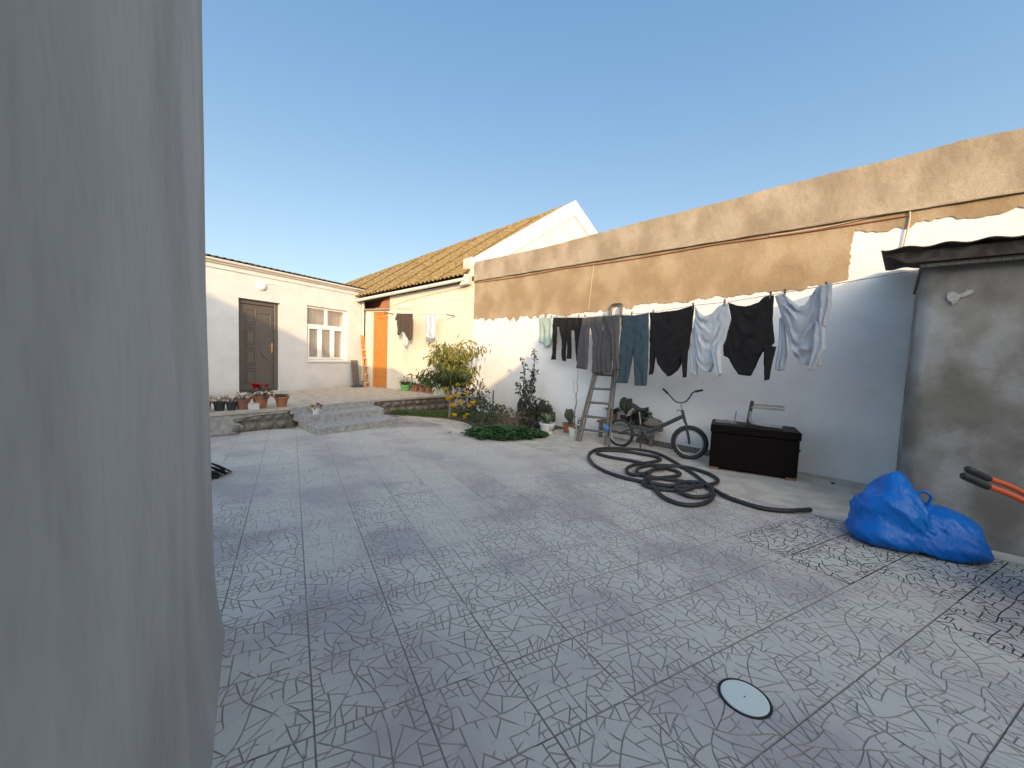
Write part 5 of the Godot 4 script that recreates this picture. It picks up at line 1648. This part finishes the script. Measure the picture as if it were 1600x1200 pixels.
	lathe(s, [Vector2(0.001, 0.0), Vector2(0.15, 0.0), Vector2(0.185, 0.40), Vector2(0.195, 0.40), Vector2(0.197, 0.43), Vector2(0.18, 0.43), Vector2(0.175, 0.40), Vector2(0.145, 0.02), Vector2(0.001, 0.02)], 26, Vector3.ZERO, true)
	commit(s, "tub", M.cream_plastic, bk)
	s = new_st()
	var hp := PackedVector3Array()
	for k in 13: hp.append(Vector3(0.2 * cos(PI * k / 12), 0.41 - 0.12 * sin(PI * k / 12), 0.2 * sin(PI * k / 12) * 0.9))
	tube(s, hp, 0.004, 5)
	commit(s, "bail_handle", M.wire, bk)
	# pots at the foot of the white wall
	var wp := potted("potted_aloe", "round white enamel pot with black pattern and spiky leaves", Vector3(4.27, 0.011, -6.27), "enamel", 0.12, 0.145, 0.20, 0.012)
	wp.rotation.y = 0
	s = new_st()
	tuft(s, Vector3(0, 0.18, 0), 34, 0.7, 1.1, 0.34, 0.045, [Color(0.10, 0.14, 0.06), Color(0.20, 0.22, 0.10), Color(0.07, 0.10, 0.05)], 0.25)
	commit(s, "foliage", M.foliage, wp)
	s = new_st()
	for k in 5:
		var a := 0.9 + k * 0.22
		var b := PackedVector3Array()
		for q in 9:
			var t := q / 8.0 * TAU * 0.7 + k
			var aa := a + 0.08 * cos(t)
			var y := 0.09 + 0.035 * sin(t)
			var rr := 0.13 + 0.012 + (y - 0.09) * 0.12
			b.append(Vector3(cos(aa) * rr, y, sin(aa) * rr))
		tube(s, b, 0.004, 4)
	commit(s, "pattern", M.print_black, wp)
	var tp := potted("potted_cactus", "terracotta pot with a dark broad-leaved cactus by the wall", Vector3(4.72, 0.011, -6.20), "terracotta", 0.085, 0.11, 0.18, 0.012)
	s = new_st()
	for k in 9: pad(s, Vector3(rnd(-0.06, 0.06), 0.16 + rnd(0, 0.12), rnd(-0.06, 0.06)), rnd(0.07, 0.10), rnd(0.16, 0.24), rnd(0, TAU), rnd(-0.35, 0.35))
	commit(s, "pads", M.foliage, tp)
	var wb := potted("potted_sapling", "small white bucket with a bare tall sapling beside the ladder", Vector3(4.52, 0.011, -5.78), "white_plastic", 0.07, 0.09, 0.17, 0.006)
	s = new_st()
	var tw := PackedVector3Array()
	for k in 10: tw.append(Vector3(0.04 * noise.get_noise_1d(k * 60.0) + 0.004 * k, 0.13 + k * 0.125, 0.04 * noise.get_noise_1d(k * 60.0 + 99)))
	var rad := []
	for k in 10: rad.append(0.016 - 0.0013 * k)
	tube(s, tw, rad, 7)
	tube(s, PackedVector3Array([tw[5], tw[5] + Vector3(-0.05, 0.1, 0.02), tw[5] + Vector3(-0.06, 0.28, 0.03)]), 0.004, 5)
	commit(s, "stem", M.bark, wb)
	s = new_st()
	ball_leaves(s, Vector3(0.03, 0.24, 0), Vector3(0.09, 0.1, 0.09), 24, 0.10, 0.05, DULL, 0.3)
	commit(s, "foliage", M.foliage, wb)

func pad(s: SurfaceTool, at: Vector3, rw: float, rh: float, turn: float, tilt: float) -> void:
	s.set_smooth_group(1)
	var xf := Transform3D(Basis(Vector3.UP, turn) * Basis(Vector3(0, 0, 1), tilt), at)
	s.set_color(mixc([Color(0.045, 0.06, 0.035), Color(0.06, 0.085, 0.05), Color(0.08, 0.09, 0.055)]))
	var nu := 12
	var nv := 6
	for i in nu:
		for j in nv:
			var q := []
			for c in [[0, 0], [1, 0], [1, 1], [0, 1]]:
				var a: float = TAU * (i + c[0]) / nu
				var e: float = PI * (j + c[1]) / nv - PI / 2
				q.append(xf * Vector3(rw * cos(e) * cos(a), rh * 0.5 + rh * 0.5 * sin(e), 0.016 * cos(e) * sin(a)))
			quad(s, q[0], q[1], q[2], q[3])

func make_bed() -> void:
	# soil, a low mound
	var poly := PackedVector2Array([Vector2(1.95, -9.35), Vector2(2.25, -8.98), Vector2(3.0, -8.30), Vector2(3.22, -7.75), Vector2(3.15, -7.2), Vector2(2.80, -6.75), Vector2(2.80, -6.35), Vector2(3.1, -5.95), Vector2(3.6, -5.85), Vector2(4.05, -6.08), Vector2(4.5, -6.5), Vector2(5.0, -6.55), Vector2(4.07, -9.45), Vector2(3.75, -9.93)])
	var s := new_st()
	plan_prism(s, poly, -0.01, 0.02)
	tag(commit(s, "flower_bed_soil", M.earth), "bare dark soil of the flower bed", "", "", "structure")
	# grass strip along the terrace
	s = new_st()
	for k in 2600:
		var t := rng.randf()
		var p := Vector2(1.95, -9.30).lerp(Vector2(3.15, -8.15), t) + Vector2(rnd(0, 0.75), -rnd(0, 0.55)) * (0.25 + t)
		if not Geometry2D.is_point_in_polygon(p, poly): continue
		var a := rnd(0, TAU)
		leaf(s, Vector3(p.x, 0.02, p.y), Vector3(cos(a) * 0.5, 1, sin(a) * 0.5), Vector3(sin(a), 0, cos(a)), rnd(0.05, 0.15), 0.010, mixc([Color(0.06, 0.13, 0.02), Color(0.09, 0.17, 0.03), Color(0.05, 0.10, 0.02)]), 0.2)
	tag(commit(s, "grass", M.foliage), "bright green grass along the terrace foot", "grass", "", "stuff")
	# low leafy cover that spills on to the paving
	s = new_st()
	for k in 1500:
		var a := rnd(0, TAU)
		var rr := sqrt(rng.randf())
		var p := Vector2(3.42, -6.32) + Vector2(cos(a) * 0.80, sin(a) * 0.52).rotated(0.35) * rr * (0.92 + 0.35 * noise.get_noise_1d(a * 160.0))
		var y := 0.02 + 0.11 * (1 - rr * rr) * rnd(0.3, 1.0) + 0.09 * maxf(0.0, noise.get_noise_2d(p.x * 420, p.y * 420)) + 0.03 * rng.randf()
		for q in 3:
			var b := rnd(0, TAU)
			leaf(s, Vector3(p.x, y, p.y), Vector3(cos(b), rnd(-0.05, 0.5), sin(b)), Vector3.UP, rnd(0.05, 0.10), 0.06, mixc([Color(0.04, 0.11, 0.025), Color(0.065, 0.16, 0.04), Color(0.03, 0.075, 0.02)]), 0.25)
	tag(commit(s, "ground_cover", M.foliage), "low bright green strawberry leaves spilling onto the paving", "ground cover", "", "stuff")
	# young tree with long drooping yellow-green leaves
	var t := thing("fruit_tree", "small tree with drooping yellow-green leaves in the flower bed", "tree", Vector3(3.10, 0.0, -8.42))
	s = new_st()
	tube(s, smooth_path(PackedVector3Array([Vector3(0, -0.02, 0), Vector3(0.01, 0.35, 0.0), Vector3(-0.01, 0.65, 0.02), Vector3(0.02, 0.95, 0.0)]), 4), 0.038, 8)
	commit(s, "trunk", M.bark, t)
	s = new_st()
	var tips := []
	for k in 30:
		var a := TAU * k / 30 + rnd(-0.2, 0.2)
		var el := rnd(0.22, 1.35)
		var l := rnd(0.62, 1.0)
		var d := Vector3(cos(a) * cos(el), sin(el) * 1.05, sin(a) * cos(el))
		var p0 := Vector3(-0.02, rnd(0.72, 1.05), 0)
		var p1 := p0 + d * l * 0.5
		var p2 := p0 + d * l + Vector3(0, -0.08, 0)
		tube(s, PackedVector3Array([p0, p1, p2]), [0.018, 0.011, 0.004], 6)
		tips.append([p0, p1, p2])
	commit(s, "limbs", M.bark, t)
	s = new_st()
	var YEL := [Color(0.30, 0.25, 0.035), Color(0.20, 0.20, 0.035), Color(0.13, 0.16, 0.035), Color(0.24, 0.20, 0.03)]
	var DRK := [Color(0.05, 0.085, 0.025), Color(0.075, 0.11, 0.03), Color(0.04, 0.065, 0.022)]
	for e in tips:
		for k in 74:
			var tt := rnd(0.15, 1.05)
			var p: Vector3 = e[0].lerp(e[1], minf(tt * 2, 1)) if tt < 0.5 else e[1].lerp(e[2], (tt - 0.5) * 2)
			p += rdir() * rnd(0.02, 0.17)
			var d := (rdir() + Vector3(0, -1.0, 0)).normalized()
			var sunlit_mix := clampf((p.y - 1.0) * 1.5 + rnd(-0.45, 0.45), 0.0, 1.0)   # autumn yellow weighted to the crown top as sunlight, dark leaves below as shade
			leaf(s, p, d, rdir(), rnd(0.10, 0.19), rnd(0.028, 0.044), mixc(DRK).lerp(mixc(YEL), sunlit_mix), 0.1)
	commit(s, "crown", M.foliage, t)
	# yellow flowering bush
	var b := thing("flowering_bush", "dark leafy bush covered in yellow flowers beside the small tree", "bush", Vector3(3.50, 0.0, -8.20))
	s = new_st()
	for k in 10:
		var a := rnd(0, TAU)
		tube(s, PackedVector3Array([Vector3.ZERO, Vector3(cos(a) * 0.12, 0.4, sin(a) * 0.12), Vector3(cos(a) * 0.3, rnd(0.6, 0.95), sin(a) * 0.3)]), 0.007, 5)
	commit(s, "stems", M.cane, b)
	s = new_st()
	ball_leaves(s, Vector3(0, 0.52, 0), Vector3(0.42, 0.42, 0.40), 620, 0.09, 0.04, [Color(0.03, 0.05, 0.022), Color(0.05, 0.07, 0.03), Color(0.06, 0.065, 0.04)], 0.2, 0.2, 0.45)
	commit(s, "foliage", M.foliage, b)
	var fl := [[-0.52, 0.62, 0.25], [-0.48, 0.42, 0.30], [-0.40, 0.46, 0.38], [-0.25, 0.50, 0.40], [-0.18, 0.36, 0.42], [0.02, 0.30, 0.42], [0.10, 0.34, 0.38], [-0.30, 0.10, 0.44], [-0.05, 0.06, 0.46], [0.0, 0.12, 0.45], [-0.12, 0.88, 0.30], [0.02, 0.95, 0.26], [0.02, 0.80, 0.30], [-0.06, 0.74, 0.32], [-0.26, 0.72, 0.34], [-0.05, 0.55, 0.38], [0.18, 0.40, 0.35], [-0.35, 0.30, 0.42]]
	# clusters face the yard corner where the light comes from
	var gx := Vector3(0.876, 0, 0.481)
	var gz := Vector3(-0.48, 0, 0.876)
	for e in fl:
		s = new_st()
		var c: Vector3 = gx * e[0] * 0.95 + Vector3(0, e[1] + 0.06, 0) + gz * (e[2] + 0.06)
		for q in 6: bloom(s, c + rdir() * Vector3(0.022, 0.036, 0.022), 0.054, [Color(0.80, 0.58, 0.015), Color(0.86, 0.66, 0.03), Color(0.72, 0.45, 0.01)])
		commit(s, "flower", M.petals, b)
	# tall rose with bare lower canes
	var r := thing("rose_bush", "tall thin rose bush with sparse dark leaves against the wall", "bush", Vector3(4.33, 0.0, -7.15))
	s = new_st()
	var canes := []
	for k in 6:
		var a := TAU * k / 6 + 0.4
		var hgt: float = [1.55, 1.15, 1.35, 0.9, 1.0, 0.75][k]
		var p := smooth_path(PackedVector3Array([Vector3(cos(a) * 0.03, -0.02, sin(a) * 0.03), Vector3(cos(a) * 0.07, hgt * 0.35, sin(a) * 0.07), Vector3(cos(a) * 0.13, hgt * 0.7, sin(a) * 0.10), Vector3(cos(a) * (0.10 if k == 0 else 0.26), hgt, sin(a) * 0.16)]), 4)
		tube(s, p, 0.008, 5)
		canes.append(p)
	commit(s, "canes", M.cane, r)
	s = new_st()
	for p in canes:
		for k in 30:
			var q: Vector3 = p[int(rnd(4, p.size() - 0.01))] + rdir() * rnd(0.02, 0.10)
			for z in 3: leaf(s, q + rdir() * 0.02, rdir() + Vector3(0, -0.3, 0), rdir(), rnd(0.05, 0.085), 0.04, mixc([Color(0.04, 0.035, 0.03), Color(0.06, 0.06, 0.04), Color(0.045, 0.055, 0.035)]), 0.2)
	commit(s, "foliage", M.foliage, r)
	# low dark undergrowth plants of the bed, each one a plant
	var low := [
		["leafy_plant", "dark bushy plant at the foot of the yellow flowers", Vector3(3.62, 0.0, -7.72), Vector3(0.42, 0.26, 0.36), 420, 0.10, 0.045, [Color(0.03, 0.06, 0.025), Color(0.05, 0.085, 0.035), Color(0.025, 0.045, 0.02)]],
		["leafy_plant", "feathery grey-green plant behind the strawberry leaves", Vector3(3.35, 0.0, -7.15), Vector3(0.40, 0.18, 0.36), 420, 0.14, 0.012, [Color(0.05, 0.08, 0.04), Color(0.07, 0.10, 0.05)]],
		["leafy_plant", "dark tangled plant at the foot of the rose bush", Vector3(4.40, 0.0, -6.85), Vector3(0.36, 0.34, 0.30), 360, 0.10, 0.045, [Color(0.045, 0.045, 0.035), Color(0.06, 0.07, 0.045), Color(0.03, 0.035, 0.025)]],
		["leafy_plant", "low plant between the steel stake and the wall", Vector3(4.20, 0.0, -8.10), Vector3(0.30, 0.16, 0.40), 260, 0.08, 0.04, [Color(0.04, 0.05, 0.03), Color(0.06, 0.07, 0.04)]],
	]
	for e in low:
		var o := thing(e[0], e[1], "plant", e[2], 0.0, "plants in the flower bed")
		s = new_st()
		ball_leaves(s, Vector3(0, e[3].y * 0.75, 0), e[3], e[4], e[5], e[6], e[7], 0.25, -0.3)
		commit(s, "foliage", M.foliage, o)
		s = new_st()
		for k in 7:
			var a := rnd(0, TAU)
			tube(s, PackedVector3Array([Vector3(0, -0.01, 0), Vector3(cos(a) * e[3].x * 0.5, e[3].y, sin(a) * e[3].z * 0.5)]), 0.006, 4)
		commit(s, "stems", M.cane, o)
	# dry twiggy shrub
	var dsh := thing("dry_shrub", "dry brown twiggy shrub in the middle of the flower bed", "shrub", Vector3(3.82, 0.0, -7.0))
	s = new_st()
	for k in 46:
		var a := rnd(0, TAU)
		var l := rnd(0.2, 0.48)
		var e := Vector3(cos(a) * l, rnd(0.12, 0.42), sin(a) * l)
		tube(s, PackedVector3Array([Vector3(cos(a) * 0.03, 0.0, sin(a) * 0.03), e * 0.6 + Vector3(0, 0.08, 0), e]), [0.005, 0.004, 0.002], 4)
	commit(s, "twigs", M.bark, dsh)
	s = new_st()
	ball_leaves(s, Vector3(0, 0.22, 0), Vector3(0.42, 0.2, 0.42), 260, 0.08, 0.014, [Color(0.20, 0.13, 0.05), Color(0.10, 0.09, 0.04), Color(0.26, 0.16, 0.07)], 0.2)
	commit(s, "foliage", M.foliage, dsh)
	# broad cactus pads behind the enamel pot
	for e in [[Vector3(4.72, 0, -7.05), "dark broad-padded cactus behind the white enamel pot", 14], [Vector3(4.52, 0, -7.35), "dark broad-padded cactus behind the rose bush", 9]]:
		var o := thing("cactus", e[1], "cactus", e[0], 0.0, "cacti at the wall")
		s = new_st()
		for k in e[2]: pad(s, Vector3(rnd(-0.25, 0.2), rnd(0.0, 0.32), rnd(-0.2, 0.2)), rnd(0.09, 0.13), rnd(0.22, 0.30), rnd(0, TAU), rnd(-0.4, 0.4))
		commit(s, "pads", M.foliage, o)
	# steel stake
	s = new_st()
	rod(s, Vector3.ZERO, Vector3(0.01, 0.62, 0.0), 0.014, 8)
	var stake := commit(s, "garden_stake", M.dark_metal)
	stake.position = Vector3(4.22, -0.01, -8.55)
	tag(stake, "thin dark steel stake upright in the flower bed", "stake")

func make_bench() -> void:
	var b := thing("low_bench", "rough low wooden bench behind the bicycle", "bench")
	frame(b, Vector3(4.98, 0.011, -5.70), Vector2(0.33, 0.944))
	for k in 3:
		var s := new_st()
		box(s, Vector3(0.0, 0.27, -0.36 + k * 0.125), Vector3(1.16 + 0.05 * sin(k * 4.0), 0.31, -0.36 + k * 0.125 + 0.118), 0.008, Transform3D(Basis(Vector3.UP, 0.01 * (k - 1)), Vector3.ZERO))
		commit(s, "plank", M.old_wood, b)
	for p in [[0.08, -0.30], [0.08, -0.03], [1.05, -0.30], [1.05, -0.03]]:
		part_box("leg", M.old_wood, b, Vector3(p[0] - 0.03, 0, p[1] - 0.03), Vector3(p[0] + 0.03, 0.27, p[1] + 0.03), 0.006)
	part_box("stretcher", M.old_wood, b, Vector3(0.11, 0.12, -0.05), Vector3(1.02, 0.17, -0.02), 0.005)
	# things on the bench
	var org := b.transform
	var a := potted("potted_plant", "dark pot of wilting leaves on the bench behind the ladder", org * Vector3(0.22, 0.31, -0.18), "old_clay", 0.07, 0.09, 0.14, 0.006)
	var s := new_st()
	tuft(s, Vector3(0, 0.12, 0), 30, 0.8, 1.2, 0.30, 0.05, DULL, 0.45)
	commit(s, "foliage", M.foliage, a)
	var c := potted("potted_cactus", "pot of tall dark cactus pads on the bench beside the ladder", org * Vector3(0.48, 0.31, -0.18), "black_plastic", 0.07, 0.09, 0.13, 0.006)
	s = new_st()
	for k in 7: pad(s, Vector3(rnd(-0.05, 0.05), 0.11 + rnd(0, 0.12), rnd(-0.05, 0.05)), rnd(0.06, 0.09), rnd(0.18, 0.26), rnd(0, TAU), rnd(-0.3, 0.3))
	commit(s, "pads", M.foliage, c)
	var d := potted("potted_plant", "low bushy dark plant on the bench behind the bicycle saddle", org * Vector3(0.78, 0.31, -0.18), "black_plastic", 0.08, 0.10, 0.10, 0.006)
	s = new_st()
	ball_leaves(s, Vector3(0, 0.16, 0), Vector3(0.16, 0.12, 0.16), 460, 0.07, 0.045, [Color(0.03, 0.035, 0.025), Color(0.05, 0.055, 0.04)], 0.2)
	commit(s, "foliage", M.foliage, d)
	var k := thing("sack", "dirty grey sack slumped on the bench behind the bicycle frame", "sack")
	k.transform = org * Transform3D(Basis(), Vector3(1.0, 0.31, -0.18))
	s = new_st()
	s.set_smooth_group(1)
	for i in 18:
		for j in 9:
			var q := []
			for cc in [[0, 0], [1, 0], [1, 1], [0, 1]]:
				var an: float = TAU * ((i + cc[0]) % 18) / 18
				var e: float = PI * (j + cc[1]) / 9 - PI / 2
				var dd := Vector3(cos(e) * cos(an), sin(e), cos(e) * sin(an))
				var p := dd * Vector3(0.17, 0.09, 0.16) * (1.0 + 0.25 * noise.get_noise_3dv(dd * 60.0))
				q.append(Vector3(p.x, maxf(p.y + 0.07, 0.0), p.z))
			quad(s, q[0], q[1], q[2], q[3])
	commit(s, "cloth", M.stone, k)
	# plank on the ground along the wall
	s = new_st()
	box(s, Vector3(0, 0, -0.02), Vector3(1.5, 0.09, 0.02), 0.005)
	var pl := commit(s, "loose_plank", M.old_wood)
	frame(pl, Vector3(5.36, 0.011, -5.05), Vector2(0.304, 0.953))
	tag(pl, "loose plank lying along the wall foot behind the bicycle", "plank")

func make_small_things() -> void:
	# leaning board and step ladder in the far corner of the terrace
	var o := thing("leaning_board", "thin grey board leaning in the corner by the window", "board")
	frame(o, Vector3(-1.495, 0.36, -10.54), Vector2(0.817, -0.577))
	part_box("panel", M.old_wood, o, Vector3(-0.12, 0, -0.012), Vector3(0.12, 0.78, 0.012), 0.003, Transform3D(Basis(Vector3.RIGHT, -0.14), Vector3(3.80, 0.0, 0.16)))
	var l := thing("step_ladder", "orange-brown wooden ladder with pale rungs in the terrace corner", "ladder")
	frame(l, Vector3(-1.495, 0.36, -10.54), Vector2(0.817, -0.577))
	for e in [[Vector3(3.80, 0, 0.50), Vector3(3.98, 1.52, 0.14)], [Vector3(4.06, 0, 0.34), Vector3(4.08, 1.50, 0.12)]]:
		var s := new_st()
		rod(s, e[0], e[1], 0.028, 6)
		commit(s, "rail", M.orange_door, l)
	for t in [0.08, 0.24, 0.40, 0.56, 0.72]:
		var a := Vector3(3.80, 0, 0.50).lerp(Vector3(3.98, 1.52, 0.14), t)
		var b := Vector3(4.06, 0, 0.34).lerp(Vector3(4.08, 1.50, 0.12), t)
		var s := new_st()
		var dx := (b - a).normalized()
		box(s, Vector3(0, -0.015, -0.05), Vector3((b - a).length(), 0.015, 0.05), 0.004, Transform3D(Basis(dx, Vector3.UP, dx.cross(Vector3.UP)).orthonormalized(), a))
		commit(s, "tread", M.white_plastic, l)
	var sh := thing("rag_bundle", "dark blue rag bundle on the terrace floor under the window corner", "rag bundle")
	frame(sh, Vector3(-1.495, 0.361, -10.54), Vector2(0.817, -0.577))
	var s := new_st()
	crumple(s, 0.42, 0.26, 0.09, 8.0, Vector3(3.66, 0.0, 0.34))
	commit(s, "cloth", plain("cloth_navy", Color(0.03, 0.06, 0.08), 0.9), sh)
	# tarp corner showing past the grey wall
	var tp := thing("folded_tarp", "dark folded tarp with white edge lying beyond the grey wall", "tarp", Vector3(-0.93, 0.0, -5.35), 0.55)
	for k in 4:
		s = new_st()
		s.set_smooth_group(1)
		var n := 16
		for i in n:
			for j in 8:
				var q := []
				for c in [[0, 0], [1, 0], [1, 1], [0, 1]]:
					var u: float = float(i + c[0]) / n
					var v: float = float(j + c[1]) / 8
					var hgt := (0.24 - 0.05 * k) * sin(PI * clampf(u * 0.8 + 0.2, 0, 1)) + 0.014 - 0.003 * k
					q.append(Vector3(-0.35 + u * (0.66 - 0.05 * k), hgt + 0.016 * sin(v * 14.0 + u * 6.0 + k), -0.12 + v * (0.30 + 0.02 * k)))
				quad(s, q[0], q[1], q[2], q[3])
		commit(s, "fold", M.cloth_white if k == 0 or k == 2 else M.black_plastic, tp)
	# two bits of litter
	for e in [[Vector3(5.95, 0.011, -2.35), "small dark chip of rubber on the cement beside the chest", 0.03], [Vector3(2.55, 0.0, -6.9), "small grey stone chip on the paving before the flower bed", 0.035]]:
		var c := thing("loose_chip", e[1], "chip", e[0], 0.6)
		s = new_st()
		prism(s, PackedVector2Array([Vector2(-1, -0.4) * e[2], Vector2(0.9, -0.5) * e[2], Vector2(1.1, 0.3) * e[2], Vector2(-0.3, 0.6) * e[2]]), -0.012, 0.0, Transform3D(Basis(Vector3.RIGHT, Vector3.BACK, Vector3.DOWN), Vector3(0, 0.0, 0)))
		commit(s, "chip", M.black_rubber if e[0].x > 4 else M.stone, c)

func _ready() -> void:
	rng.seed = 7
	noise.seed = 5
	noise.frequency = 0.01
	make_view()
	make_materials()
	make_ground()
	make_left_house()
	make_back_houses()
	make_white_house()
	make_side_house()
	make_yard_wall()
	make_shed()
	make_terrace()
	make_steps()
	make_bed()
	make_pots()
	make_laundry()
	make_ladder()
	make_bike()
	make_chest()
	make_bench()
	make_hose()
	make_bag()
	make_barrow()
	make_cover()
	make_small_things()
